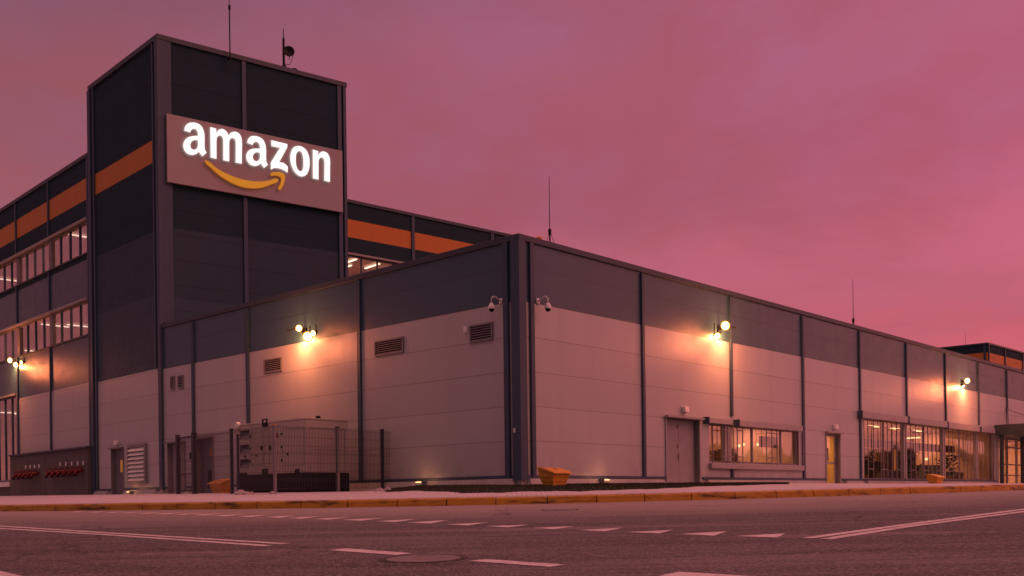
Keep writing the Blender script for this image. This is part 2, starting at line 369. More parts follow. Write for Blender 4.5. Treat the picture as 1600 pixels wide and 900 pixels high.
KERB = extend(KERB[1], KERB[0], 46, -radians(1.4))[::-1] + KERB + extend(KERB[-2], KERB[-1], 60, radians(.5))
def softplus(x, w=1.6): return w * math.log1p(math.exp(min(60, x / w)))
def road_z(x, y):
    y = max(y, -12)
    return CAMZ - .11 - .0315 * softplus(20 - y) + .004 * softplus(y - 20) * (1 if y < 60 else 60 / y) + .0075 * max(-18, min(18, x))
def kerb_dist(x, y):
    best = 1e9
    for a, b in zip(KERB[::1], KERB[1::1]):
        ex, ey = b[0] - a[0], b[1] - a[1]; t = max(0, min(1, ((x - a[0]) * ex + (y - a[1]) * ey) / (ex * ex + ey * ey)))
        best = min(best, (x - a[0] - ex * t) ** 2 + (y - a[1] - ey * t) ** 2)
    return sqrt(best)
KH = .155
def pave_z(x, y):
    kt = road_z(x, min(y, 30)) + KH; f_ = max(0, min(1, (-.095 - x / max(y, 5)) / .04)); T_ = .315 + f_ * (min(.315, .0078 * y) - .315)
    return kt + (CAMZ + T_ - kt) * min(1.0, kerb_dist(x, y) / 6.2) ** .9
def on_road(px, py):
    a, b = ray(px, py); d = 10.0
    for _ in range(60):
        z = road_z(a * d, d) - CAMZ
        d += .5 * (z / b - d) if b < -1e-4 else 0
        d = max(1, min(60, d))
    return Vector((a * d, d, road_z(a * d, d)))

gm = MB()
n = 48
for i in range(n):
    for j, (r0, r1) in enumerate(((0, 60), (60, 200), (200, 900))):
        a0, a1 = 2 * pi * i / n, 2 * pi * (i + 1) / n
        P = lambda r, a: (r * cos(a), 20 + r * sin(a), -1.35)
        gm.face([P(r0, a0), P(r1, a0), P(r1, a1), P(r0, a1)] if r0 else [P(0, 0), P(r1, a0), P(r1, a1)], m_gnd)
gm.build('ground', kind='structure')
rm = MB(); xs = [-75, -60, -50, -40, -32, -26] + [x * .75 for x in range(-30, 31)] + [26, 32, 40, 50, 60, 75]; ys = [-40, -30, -20, -14, -10, -6, -3] + [y * .75 for y in range(0, 42)] + [34, 38, 44, 52, 62]
k0 = []
for y in ys: rm.v += [(x, y, road_z(x, y)) for x in xs]
W_ = len(xs)
for j in range(len(ys) - 1):
    for i in range(W_ - 1): rm.f.append((j * W_ + i, j * W_ + i + 1, (j + 1) * W_ + i + 1, (j + 1) * W_ + i)); rm.m.append(rm.mi(m_asph))
rm.build('road', smooth=True, kind='structure')
# kerb stones along the curve, with joints
km = MB()
def knorm(i):
    a, b = KERB[max(0, i - 1)], KERB[min(len(KERB) - 1, i + 1)]
    t = Vector((b[0] - a[0], b[1] - a[1])).normalized(); return Vector((-t.y, t.x)), t
for i in range(len(KERB) - 1):
    n0, t0 = knorm(i); n1, t1 = knorm(i + 1); g = .011
    p0, p1 = Vector(KERB[i]) + t0 * g, Vector(KERB[i + 1]) - t1 * g
    j0, j1 = random.uniform(-.006, .006), random.uniform(-.005, .005)
    q = []
    for (o, zz) in ((0, -.2), (.012, KH - .03), (.04, KH), (.16, KH), (.16, -.2)):
        q.append([(p.x + nv.x * (o + jj), p.y + nv.y * (o + jj), road_z(*p) + zz + j1) for p, nv, jj in ((p0, n0, j0), (p1, n1, j0))])
    for a, b in zip(q, q[1:]): km.face([a[0], a[1], b[1], b[0]], m_kerb)
    km.face([r[0] for r in q][::-1], m_kerb); km.face([r[1] for r in q], m_kerb)
km.build('kerb', kind='structure')
# pavement sheet: from behind the kerb towards the buildings
pm = MB(); Q = Vector((0, 230)); rows = []
offs = [.15, .5, .9, 1.4, 2, 2.6, 3.3, 4, 5, 6, 7.5, 9, 11, 14, 18, 24, 34, 50, 75, 110]
for i in range(len(KERB)):
    p = Vector(KERB[i]) + knorm(i)[0] * .15; dr = (Q - p).normalized(); r = []
    for o in offs:
        w = p + dr * (o - .15); r.append((w.x, w.y, pave_z(w.x, w.y) - (.004 if o == .15 else 0)))
    r.insert(0, (p.x, p.y, r[0][2] - .3)); rows.append(r)
for r in rows: pm.v += r
nr = len(rows[0])
for i in range(len(rows) - 1):
    for j in range(nr - 1): pm.f.append((i * nr + j, (i + 1) * nr + j, (i + 1) * nr + j + 1, i * nr + j + 1)); pm.m.append(pm.mi(m_pave))
pm.build('pavement', smooth=True, kind='structure')
# painted markings
def sheet(name, polys, lift=.004, mat=m_mark):
    b = MB()
    for pl in polys:
        b.face([on_road(*p) + Vector((0, 0, lift)) for p in pl], mat)
    return b.build(name, kind='structure')
TRI = [((1149, 838), (1227, 834), (1214, 840.5)), ((1062, 835), (1135, 830.6), (1116, 837.5)), ((980, 832), (1051, 828.5), (1030, 834)), ((904.7, 828.6), (973.4, 825), (945.3, 830.6)), ((831, 825.4), (898, 822.5), (866, 827.4)), ((758, 822.5), (828, 820), (795, 824.6)), ((697, 819.8), (764, 816.4), (730, 821.6)), ((636, 816.8), (700, 813), (673, 818.4)), ((587.5, 814.6), (653, 811.2), (617, 816.2)), ((534, 812.6), (601.6, 809.4), (564, 814)), ((492, 811), (548, 808.2), (512, 812.4)), ((450, 809.6), (502, 807), (469, 811)), ((414, 808.2), (462, 805.6), (436, 809.6)), ((370, 807), (420, 804.4), (392, 808.2)), ((332, 805.9), (384, 803.4), (354, 807)), ((298, 804.8), (350, 802.5), (320, 805.8)), ((268, 804), (320, 801.7), (288, 804.8)), ((238, 803.2), (286, 801), (258, 804)), ((210, 802.5), (256, 800.4), (228, 803.2)), ((184, 801.8), (224, 799.9), (200, 802.4)), ((160, 801.1), (198, 799.4), (176, 801.7)), ((134, 800.4), (170, 798.9), (150, 801)), ((106, 799.8), (140, 798.4), (120, 800.4))]
sheet('yield_triangle_markings', TRI)
def stroke(pts, w):                          # pts: (px, py) along the line's middle; w: width in px per point
    up_ = [(x, y - q / 2) for (x, y), q in zip(pts, w)]; lo = [(x, y + q / 2) for (x, y), q in zip(pts, w)]
    return [[a, b, c, d] for a, b, c, d in zip(up_, up_[1:], lo[1:], lo)]
def worldline(pts, w):                       # constant-width painted line through road points
    P = [on_road(*p) for p in pts]; fine = []
    for a, b in zip(P, P[1:]):
        for k in range(6): c = a.lerp(b, k / 6); fine.append(Vector((c.x, c.y, 0)))
    fine.append(Vector((P[-1].x, P[-1].y, 0))); out = []
    for i, c in enumerate(fine):
        t = (fine[min(i + 1, len(fine) - 1)] - fine[max(i - 1, 0)]).normalized(); nv = Vector((-t.y, t.x, 0)) * w / 2
        out.append((c + nv, c - nv))
    return out
def lines(name, specs):
    b = MB()
    for pts, w in specs:
        o = worldline(pts, w)
        for (a, c), (d, e) in zip(o, o[1:]):
            b.face([Vector((q.x, q.y, road_z(q.x, q.y) + .004)) for q in (a, c, e, d)], m_mark)
    return b.build(name, kind='structure')
lines('double_line_markings', [([(-60, 819), (0, 822.3), (156, 832.2), (300, 841), (447, 850.2)], .11), ([(-60, 822), (0, 826), (156, 835.2), (300, 845), (420, 853.4)], .11),
                               ([(1262, 841.2), (1423, 819), (1600, 796), (1660, 789)], .12), ([(1290, 842.8), (1424, 822.2), (1600, 799.6), (1660, 792.4)], .12)])
sheet('dashed_line_markings', [[(514, 860.3), (540.6, 857.2), (643.7, 865), (620, 867.8)], [(733, 877), (759, 874.2), (883, 882.8), (859, 886.4)], [(1030, 900.5), (1060, 894), (1190, 902), (1160, 910)], [(-60, 886), (-30, 886), (40, 902), (0, 904), (-30, 900)]])

# manhole covers
def manhole(px, py, r, label):
    c = on_road(px, py); t = thing('manhole_cover', c, label, 'manhole cover', 'manhole covers in the road')
    slope = Vector((-.0075, -.0315 if c.y < 19 else -.015, 1)).normalized()
    f = MB(); f.lathe(c, slope, [(-.05, r * 1.20), (.004, r * 1.18), (.006, r * 1.02), (-.05, r * 1.0)], m_tar, 40); f.build('frame_ring', t, smooth=False)
    d = MB(); d.lathe(c, slope, [(-.05, r * .99), (.005, r * .985), (.007, r * .95), (.007, r * .6), (.004, r * .58), (.004, r * .3), (.007, r * .28), (.007, 0)], m_lid, 40); d.build('lid', t)
manhole(662, 873, .31, 'round iron manhole cover in a dark patch between two white dashes')
manhole(875, 796.6, .27, 'round iron manhole cover close to the yellow kerb')

# ------------------------------------------------------------------ walls
A_L, A_R = radians(-47.2), radians(42.9)
WL = Wall(.25, 26, A_L)                    # low building, left face
WR = Wall(.25, 26, A_R)                    # low building, right face
sT = WL.s(251, 400)
T0 = WL.p(sT, 0, 0)
WTL = Wall(T0.x, T0.y, radians(-44.2))     # tower and hall, left face
WTF = Wall(T0.x, T0.y, radians(53.6))      # tower front
_h = at(545, 315, 50.2)
WH = Wall(_h.x, _h.y, radians(48.7))       # hall, face behind the tower
_f = at(1542.7, 536, 101.4)
WFL, WFR = Wall(_f.x, _f.y, radians(-49)), Wall(_f.x, _f.y, radians(45))
GZ = CAMZ + .12                            # walls start below the pavement

def wall_mesh(mb, w, s0, s1, z0, z1, bands, openings=(), depth=.22):
    """bands: [(z top, material)] from the bottom; openings: (s0, s1, z0, z1) cut through with reveals"""
    if s0 > s1: s0, s1 = s1, s0
    S = sorted({s0, s1, *[v for o in openings for v in o[:2] if s0 < v < s1]}); Z = sorted({z0, z1, *[b[0] for b in bands if z0 < b[0] < z1], *[v for o in openings for v in o[2:4] if z0 < v < z1]})
    mat = lambda z: next((m for t, m in bands if z < t), bands[-1][1])
    for a, b in zip(S, S[1:]):
        for c, d in zip(Z, Z[1:]):
            ms, mz = (a + b) / 2, (c + d) / 2
            if any(o[0] < ms < o[1] and o[2] < mz < o[3] for o in openings): continue
            mb.face([w.p(a, 0, c), w.p(b, 0, c), w.p(b, 0, d), w.p(a, 0, d)], mat(mz))
    for a, b, c, d in [o[:4] for o in openings]:
        for (p, q) in (((a, c), (a, d)), ((b, d), (b, c)), ((a, d), (b, d)), ((b, c), (a, c))):
            mb.face([w.p(p[0], 0, p[1]), w.p(q[0], 0, q[1]), w.p(q[0], -depth, q[1]), w.p(p[0], -depth, p[1])], m_frame)
def pilaster(w, s, width, z0, z1, parent, proud=.07, mat=m_steel, name='pilaster'):
    return MB().wbox(w, s - width / 2, s + width / 2, -.02, proud, z0, z1, mat).build(name, parent, bevel=.008)
def frame_around(w, r, parent, wd=.07, proud=.05, mat=m_frame, name='frame', back=-.06, bottom=True):
    a, b, c, d = r; m = MB()
    m.wbox(w, a - wd, a - .002, back, proud, c - (wd if bottom else 0), d + wd, mat); m.wbox(w, b + .002, b + wd, back, proud, c - (wd if bottom else 0), d + wd, mat)
    m.wbox(w, a - .002, b + .002, back, proud - .003, d + .002, d + wd - .002, mat)
    if bottom: m.wbox(w, a - .002, b + .002, back, proud - .003, c - wd + .002, c - .002, mat)
    return m.build(name, parent)
def room(w, s0, s1, z0, z1, depth, parent, wallmat, light=None, name='room', clear=.26):
    """interior box behind an opening, open towards the glass"""
    m = MB(); P = w.p; c = -clear
    m.face([P(s0, -depth, z0), P(s1, -depth, z0), P(s1, -depth, z1), P(s0, -depth, z1)], wallmat)
    m.face([P(s0, c, z0), P(s0, -depth, z0), P(s0, -depth, z1), P(s0, c, z1)], wallmat)
    m.face([P(s1, c, z0), P(s1, c, z1), P(s1, -depth, z1), P(s1, -depth, z0)], wallmat)
    m.face([P(s0, c, z1), P(s0, -depth, z1), P(s1, -depth, z1), P(s1, c, z1)], wallmat)
    m.face([P(s0, c, z0), P(s1, c, z0), P(s1, -depth, z0), P(s0, -depth, z0)], m_floor_in)
    return m.build(name, parent)

# ------------------------------------------------------------------ low building
ZB = WR.z(836, 474)                       # light / dark boundary
ZT = WR.z(815, 375)                       # parapet
low = thing('low_building', (.25, 26, CAMZ + .3), 'low flat roofed warehouse wing with pale panels, dark top band and lit ground floor windows', 'building')
BL = [(ZB, m_light), (99, m_dark)]
R_END = 74.0
rD1 = WR.rect(1041, 1092, 653, 761); rD2 = WR.rect(1291, 1312, 677, 757); rW1 = WR.rect(1108, 1248, 661, 722.5); rW2 = (WR.s(1350, 700), WR.s(1553, 700), WR.z(1352, 749), WR.z(1350, 652))
rE = (WR.s(1561, 710), WR.s(1561, 710) + 9, CAMZ + .28, WR.z(1561, 683))
rD1 = (rD1[0], rD1[1], CAMZ + .2, rD1[3]); rD2 = (rD2[0], rD2[1], CAMZ + .25, rD2[3])
mb = MB(); wall_mesh(mb, WR, 0, R_END, GZ, ZT, BL, [rD1, rD2, rW1, rW2, rE], .24); mb.build('wall', low)
rD3 = WL.rect(264, 289, 694, 772); rD4 = WL.rect(309, 333, 687, 771)
rD3 = (rD3[0], rD3[1], CAMZ + .2, rD3[3]); rD4 = (rD4[0], rD4[1], CAMZ + .2, rD4[3])
mb = MB(); wall_mesh(mb, WL, 0, sT, GZ, ZT, BL, [rD3, rD4], .2); mb.build('wall', low)
# roof deck, closing walls at the back and far end
Bk = sT - .3
c0, c1 = WL.p(0, 0, 0), WL.p(Bk, 0, 0); e0 = WR.p(R_END, 0, 0); e1 = e0 + (c1 - c0)
zr = Vector((0, 0, ZT - .35))
def quadz(a, b, c, d, z): return [Vector((q.x, q.y, z)) for q in (a, b, c, d)]
MB().face(quadz(c0 - Vector((0, -.05, 0)), e0, e1, c1, ZT - .35), m_roof).build('roof', low)
mb = MB(); mb.face([Vector((e0.x, e0.y, GZ)), Vector((e1.x, e1.y, GZ)), Vector((e1.x, e1.y, ZT)), Vector((e0.x, e0.y, ZT))], m_dark)
mb.face([Vector((e1.x, e1.y, GZ)), Vector((c1.x, c1.y, GZ)), Vector((c1.x, c1.y, ZT)), Vector((e1.x, e1.y, ZT))], m_dark); mb.build('wall', low)
mb = MB(); mb.wbox(WR, -.05, R_END, -.4, .06, ZT - .02, ZT + .14, m_cap); mb.build('parapet_cap', low, bevel=.012)
mb = MB(); mb.wbox(WL, .02, sT - .05, -.4, .06, ZT - .022, ZT + .138, m_cap); mb.build('parapet_cap', low, bevel=.012)
# pilasters
for px in (1003.5, 1141, 1253, 1342, 1415, 1476, 1527.5, 1572):
    s = WR.s(px, 560)
    zlo = ZP
    segs = [(ZP, ZT - .05)]
    for r in (rW1, rW2):
        if r[0] - .05 < s < r[1] + .05: segs = [(ZP, r[2] - .22), (r[3] + .28, ZT - .05)] if r is rW1 else [(r[3] + .28, ZT - .05)]
    if px == 1253: segs = [(ZP, ZT - .05)]
    if px == 1572: segs = [(rE[3] + .5, ZT - .05)]
    for a, b in segs:
        if b - a > .15: pilaster(WR, s, .13, a, b, low)
s = WR.s(1572, 560)
while s < R_END - 6:
    s += 4.9; pilaster(WR, s, .13, ZP, ZT - .05, low)
for px in (303, 388.5, 563.5): pilaster(WL, WL.s(px, 600), .15, ZP - .05, ZT - .05, low)
# corner: two flat posts on each face and an L-shaped corner cover
pilaster(WL, WL.s(794, 600), .17, ZP - .1, ZT - .03, low, .08); pilaster(WR, WR.s(830.5, 600), .15, ZP - .1, ZT - .03, low, .08)
m = MB(); m.wbox(WL, -.09, .21, .0, .09, ZP - .12, ZT - .03, m_steel); m.wbox(WR, -.09, .18, .001, .088, ZP - .12, ZT - .03, m_steel); m.build('corner_cover', low)
MB().wbox(WL, .11, .17, .09, .10, WL.z(810, 676), WL.z(810, 669), m_white).build('wall_plate', low)
# sloping concrete aprons
def apron(w, s0, s1, parent, z1=ZP, proud=.34, cut=(.25, .25)):
    m = MB(); zb = CAMZ + .1; zk = z1 - .30
    m.wbox(w, s0, s1, 0.001, .05, z1 - .075, z1 + .005, m_steel)
    q = lambda a, o, z: w.p(a, o, z)
    i0, i1 = cut
    m.hull8([q(s0, .0, zb), q(s1, .0, zb), q(s1, proud, zb), q(s0, proud, zb), q(s0 + i0, .0, z1 - .08), q(s1 - i1, .0, z1 - .08), q(s1 - i1, .1, z1 - .082), q(s0 + i0, .1, z1 - .082)], m_conc)
    return m.build('plinth', parent)
apron(WR, .0, WR.s(1040, 750), low); apron(WR, WR.s(1097, 750), WR.s(1290, 750), low); apron(WR, WR.s(1315, 750), WR.s(1348, 750), low)
apron(WL, .0, WL.s(340, 750), low); apron(WL, WL.s(305, 765), WL.s(292, 765), low); apron(WL, WL.s(262, 765), WL.s(251, 765), low)
apron(WR, WR.s(1349, 750), WR.s(1556, 750), low, z1=rW2[2] + .02, proud=.2)

def door(w, r, parent, mat, leaves=1, recess=.17, fmat=m_frame, canopy=True, glazed=False, label=None, handle_side=1):
    a, b, c, d = r
    D = MB()
    if glazed:
        f = .09
        D.wbox(w, a, a + f, -recess - .05, -recess, c, d, fmat); D.wbox(w, b - f, b, -recess - .05, -recess, c, d, fmat)
        D.wbox(w, a + f, b - f, -recess - .048, -recess - .002, d - f, d, fmat); D.wbox(w, a + f, b - f, -recess - .048, -recess - .002, c, c + .14, fmat); D.wbox(w, a + f, b - f, -recess - .046, -recess - .004, c + .9, c + .98, fmat)
    else:
        wdt = (b - a) / leaves
        for k in range(leaves): D.wbox(w, a + k * wdt + .006, a + (k + 1) * wdt - .006, -recess - .05, -recess, c, d - .01, mat)
        D.wbox(w, a, b, -recess - .06, -recess - .052, c, d, m_vent)
    o = D.build('door', parent, bevel=.004)
    if label: o['label'] = label
    frame_around(w, (a, b, c, d), o, .06, .04, fmat, 'door_frame', bottom=False)
    if glazed:
        MB().face([w.p(a + .09, -recess - .025, c + .14), w.p(b - .09, -recess - .025, c + .14), w.p(b - .09, -recess - .025, d - .09), w.p(a + .09, -recess - .025, d - .09)], m_glass_low).build('pane', o)
    if canopy: MB().wbox(w, a - .12, b + .12, .042, .16, d + .02, d + .075, fmat).build('drip_hood', o)
    mid = (a + b) / 2 if leaves == 2 else (b - .12 if handle_side > 0 else a + .12)
    h = MB(); h.wbox(w, mid - .02, mid + .02, -recess, -recess + .02, c + .92, c + 1.12, m_galv); h.tube([w.p(mid, -recess + .045, c + 1.04), w.p(mid - .12, -recess + .045, c + 1.04)], .012, m_galv); h.build('handle', o)
    return o
d1 = door(WR, rD1, low, m_door, 2, .16, m_shut, label='wide grey double door')
for yy in (665, 696): 
    t_ = WR.s(1065, 690); MB().wbox(WR, t_ - .03, t_ + .02, -.158, -.15, WR.z(1065, yy + 4), WR.z(1065, yy - 2), m_red).build('sticker', d1)
d2 = door(WR, rD2, low, m_door, 1, .16, m_shut, glazed=True, label='narrow glazed door with yellow light behind')
a, b, c, d = rD2; MB().wbox(WR, a + .28, a + .55, -.175, -.165, d - 1.05, d - .55, m_ddoor).build('notice', d2)
door(WL, rD3, low, m_door, 1, .15, m_frame, handle_side=-1, label='grey door half behind the fence gate')
d4 = door(WL, rD4, low, m_ddoor, 1, .15, m_frame, label='dark grey door with orange notice')
a, b, c, d = rD4
MB().wbox(WL, a + .18, a + .48, -.149, -.14, d - .62, d - .36, speckle(M('orange_notice', (.45, .17, .04), .6), 30, .6).m).build('notice', d4)
MB().wbox(WL, a + .08, a + .62, -.149, -.142, c + .25, c + .95, m_vent).build('door_grille', d4)
# vents
def vent(w, x0, x1, yt, yb, parent, slats=6, mat=m_vent, smat=m_frame):
    a, b, c, d = w.rect(x0, x1, yt, yb); m = MB()
    m.wbox(w, a, b, .004, .012, c, d, mat)
    k = .045
    for q in ((a - k, a, c - k, d + k), (b, b + k, c - k, d + k), (a, b, d, d + k), (a, b, c - k, c)): m.wbox(w, q[0], q[1], .004, .05, q[2], q[3], smat)
    h = (d - c) / slats
    for i in range(slats):
        z = c + i * h; P = w.p
        m.hull8([P(a, .014, z + h * .45), P(b, .014, z + h * .45), P(b, .045, z + h * .05), P(a, .045, z + h * .05), P(a, .014, z + h * .62), P(b, .014, z + h * .62), P(b, .045, z + h * .25), P(a, .045, z + h * .25)], smat)
    return m.build('vent_grille', parent)
vent(WL, 737, 769, 511.5, 534, low, 6); vent(WL, 588, 630, 536, 555, low, 6); vent(WL, 415, 440, 564.5, 582, low, 6); vent(WL, 268.5, 272.5, 590, 607, low, 5); vent(WL, 280, 286, 589, 606, low, 5)
MB().wbox(WL, WL.s(735, 520) + .08, WL.s(735, 520) + .2, .0, .07, WL.z(735, 519), WL.z(735, 509), m_white).build('junction_box', low)

# window groups of the right face
def window_group(w, r, boxes, bars, mulls, sill, parent, warm=True, pairs=(), label=None):
    a, b, c, d = r
    fr = MB(); t = .06
    fr.wbox(w, a, a + t, -.2, -.08, c, d, m_frame); fr.wbox(w, b - t, b, -.2, -.08, c, d, m_frame); fr.wbox(w, a + t, b - t, -.198, -.082, d - t, d, m_frame); fr.wbox(w, a + t, b - t, -.198, -.082, c, c + t, m_frame)
    o = fr.build('window', parent)
    if label: o['label'] = label
    S = [a + t] + sorted(s for s, _ in mulls) + [b - t]
    for s, wd_ in mulls: MB().wbox(w, s - wd_ / 2, s + wd_ / 2, *((-.21, -.05) if wd_ > .2 else (-.165, -.11)), c + t, d - t, m_shut if wd_ > .2 else m_frame).build('mullion', o)
    for p, q in zip(S, S[1:]): MB().face([w.p(p, -.14, c + t), w.p(q, -.14, c + t), w.p(q, -.14, d - t), w.p(p, -.14, d - t)], m_glass_low).build('pane', o)
    for x0, x1, yt, yb in boxes:
        s0, s1 = w.s(x0, yt, .2), w.s(x1, yt, .2); z1, z0 = w.z(x0, yt, .2), w.z(x0, yb, .2)
        bx = MB(); bx.wbox(w, s0 + .06, s1, .005, .2, z0, z1, m_shut); q = bx.build('shutter_box', o, bevel=.01)
        MB().wbox(w, s0, s0 + .058, .0, .215, z0 - .03, z1 + .02, m_steel).build('end_bracket', q)
    for s in bars: MB().wbox(w, s - .013, s + .013, .05, .08, c - .02, d + .02, m_bar).build('bar', o)
    for s0, s1 in pairs:
        for zz in (c + (d - c) * .17, d - (d - c) * .14): MB().wbox(w, s0 + .02, s1 - .02, .055, .08, zz - .016, zz + .016, m_bar).build('rung', o)
    if sill: 
        x0, x1, yt, yb = sill; s0, s1 = w.s(x0, yt), w.s(x1, yt)
        MB().wbox(w, s0, s1, .003, .13, c - .20, c - .022, m_shut).build('sill', o, bevel=.012)
    return o
sr = lambda x, y=695: WR.s(x, y)
window_group(WR, rW1, [(1107, 1144.5, 652, 660.5), (1154.5, 1254.5, 656, 665.5)], [sr(x) for x in (1111, 1126, 1134.5, 1143.5, 1149.5, 1157.8, 1195, 1203.6, 1211.4)] + [sr(1252.5)], [(sr(1140), .42), (sr(1180), .1), (sr(1224.6), .07)], (1107, 1252, 722.5, 731), low,
             pairs=[(sr(1126), sr(1143.5)), (sr(1149.5), sr(1157.8)), (sr(1195), sr(1211.4))], label='band of warm lit windows at chest height')
bays = [(1352, 1414.5), (1419, 1475), (1479, 1526.5), (1530, 1552)]
bars = []; prs = []
for x0, x1 in bays:
    s0, s1 = sr(x0, 700), sr(x1, 700); L_ = s1 - s0; nb = 9 if L_ > 3 else 4
    fr_ = (.03, .16, .34, .5, .62, .74, .84, .97) if nb == 9 else (.15, .5, .85)
    bars += [s0 + L_ * f_ for f_ in fr_]
    if nb == 9: prs += [(s0 + L_ * .34, s0 + L_ * .5), (s0 + L_ * .74, s0 + L_ * .84), (s0 + L_ * .03, s0 + L_ * .16)]
window_group(WR, rW2, [(1347, 1419, 642, 652.5), (1420.5, 1480.5, 651, 661), (1481.5, 1531, 659, 669), (1533, 1555, 667, 674.5)], bars, [(sr(1416.5), .34), (sr(1477), .34), (sr(1528.5), .3), (sr(1385), .06), (sr(1448), .06), (sr(1503), .06)], None, low, pairs=prs, label='tall row of glazed bays behind steel bars')
# entrance bay right of the windows
a, b, c, d = rE
eo = MB(); 
for s in (a, a + 1.7, a + 3.4, a + 5.2, a + 7.0, b - .09): eo.wbox(WR, s, s + .09, -.2, -.08, c, d, m_bar)
for z in (c, c + .55, c + 1.15, c + 2.1, d - .07): eo.wbox(WR, a + .09, b - .09, -.19, -.09, z, z + .06, m_frame)
eo = eo.build('entrance_glazing', low)
MB().face([WR.p(a + .05, -.14, c), WR.p(b - .05, -.14, c), WR.p(b - .05, -.14, d), WR.p(a + .05, -.14, d)], m_glass_low).build('pane', eo)
# rooms behind the glass
def warm_room(s0, s1, z0, z1, depth, mat, energy, color=(1, .46, .24), n=2):
    r = room(WR, s0, s1, z0, z1, depth, low, mat)
    for k in range(n):
        s = s0 + (s1 - s0) * (k + .5) / n
        MB().wbox(WR, s - .6, s + .6, -depth * .55, -depth * .55 + .12, z1 - .06, z1 - .02, m_warmlamp).build('ceiling_lamp', r)
        lamp('AREA', 'room_light', WR.p(s, -depth * .5, z1 - .12), energy * 1.8 / n, color, r, shape='RECTANGLE', size=1.6, size_y=1.2)
    return r
r1 = warm_room(rW1[0] - .2, rW1[1] + .2, CAMZ + .3, rW1[3] + .3, 4.5, m_warm, 50, (1, .40, .22), n=3)
MB().wbox(WR, sr(1130), sr(1133), -1.6, -1.2, CAMZ + .3, rW1[2] + .8, m_white).build('cupboard', r1)
MB().wbox(WR, sr(1215), sr(1243), -.75, -.7, rW1[3] - .62, rW1[3] - .22, m_dkwood).build('wall_board', r1)
for x, y in ((1155, 696.5), (1162, 694.5), (1184, 694.5)):
    s, z = WR.hit(x, y, -1.2); MB().lathe(WR.p(s, -1.2, z), (0, 0, 1), [(-.05, 0), (-.04, .03), (0, .045), (.04, .03), (.05, 0)], m_warmlamp, 10).build('bulb_glint', r1)  # glowing balls standing in for bulb reflections in the glass
for x, w_, h in ((1120, .5, 1.5), (1172, 1.1, 1.15), (1200, .4, 1.35), (1228, .35, 1.45)): s = sr(x); MB().wbox(WR, s, s + w_, -2.9, -2.2, CAMZ + .31, CAMZ + .3 + h, m_dkwood if h > 1.3 else m_floor_in).build('furniture', r1, bevel=.02)
r2 = warm_room(rD2[0] - .6, rD2[1] + .6, CAMZ + .25, rD2[3] + .2, 3, m_warm, 22, (1, .42, .08), n=1)
r3 = warm_room(rW2[0] - .2, rE[0] - .1, CAMZ + .28, rW2[3] + .3, 7, m_warm, 170, (1, .37, .17), n=6)
MB().wbox(WR, rW2[0], rE[0] - .3, -2.3, -2.2, WR.z(1420, 703, -2.2), WR.z(1420, 691, -2.2), m_dkwood).build('reflection_band', r3)  # added dark beam in place of the treeline reflected in the panes
rnd = random.Random(11); s = rW2[0] + .2
while s < rE[0] - 1:
    wdt, h, dep = rnd.uniform(.3, 1.5), rnd.choice((.75, .8, 1.1, 1.2, 1.6, 1.9)), rnd.uniform(1.0, 5.5)
    MB().wbox(WR, s, s + wdt, -dep - .5, -dep, CAMZ + .281, CAMZ + .28 + h, rnd.choice((m_dkwood, m_ddoor, m_dkwood, m_floor_in, m_blk))).build('furniture', r3, bevel=.02)
    s += wdt * rnd.uniform(.5, 1.1) + .1
for k in range(1, 7):
    s = rW2[0] + 1 + k * 2.4; dep = rnd.uniform(2.6, 5.5)
    MB().wbox(WR, s, s + .12, -dep - .9, -dep, WR.z(1420, 700, -dep) + .56, WR.z(1420, 700, -dep) + .62, m_warmlamp).build('ceiling_lamp', r3) if k % 2 else MB().wbox(WR, s - .06, s + .06, -dep - .12, -dep, CAMZ + 1.75, CAMZ + 1.85, m_warmlamp).build('wall_lamp', r3)
for x, hgt in ((1390, 1.7), (1449, 2.1), (1512, 1.6)):
    s = sr(x, 720); p = MB(); c0p = WR.p(s, -.9, CAMZ + .28); p.lathe(c0p, (0, 0, 1), [(0, .16), (.35, .2), (.36, .17), (.36, 0)], m_blk, 10)
    p.tube([c0p + Vector((0, 0, .3)), c0p + Vector((.03, 0, hgt * .8))], .02, m_dkwood, 5)
    for q in range(150):
        v = Vector((rnd.gauss(0, .22), rnd.gauss(0, .22), rnd.uniform(.5, hgt))); u_ = Vector((rnd.uniform(-1, 1), rnd.uniform(-1, 1), rnd.uniform(-.5, .8))).normalized(); t_ = u_.orthogonal().normalized() * .05
        p.face([c0p + v, c0p + v + u_ * .12 + t_, c0p + v + u_ * .26, c0p + v + u_ * .12 - t_], m_leaf)
    p.build('potted_plant', r3)
s = sr(1504); sg = MB(); teal = emit('screen_glow', (.16, .55, .5), .8)
for k in range(4): sg.wbox(WR, s - .28, s + .28 - .1 * (k == 2), -1.0, -.96, WR.z(1504, 715) - k * .16, WR.z(1504, 715) - k * .16 + .09, teal if k != 3 else m_strip)
sg.build('info_screen', r3)
r4 = warm_room(rE[0], rE[1], CAMZ + .28, rE[3] + .2, 5, m_warm, 120, (1, .40, .22), n=2)

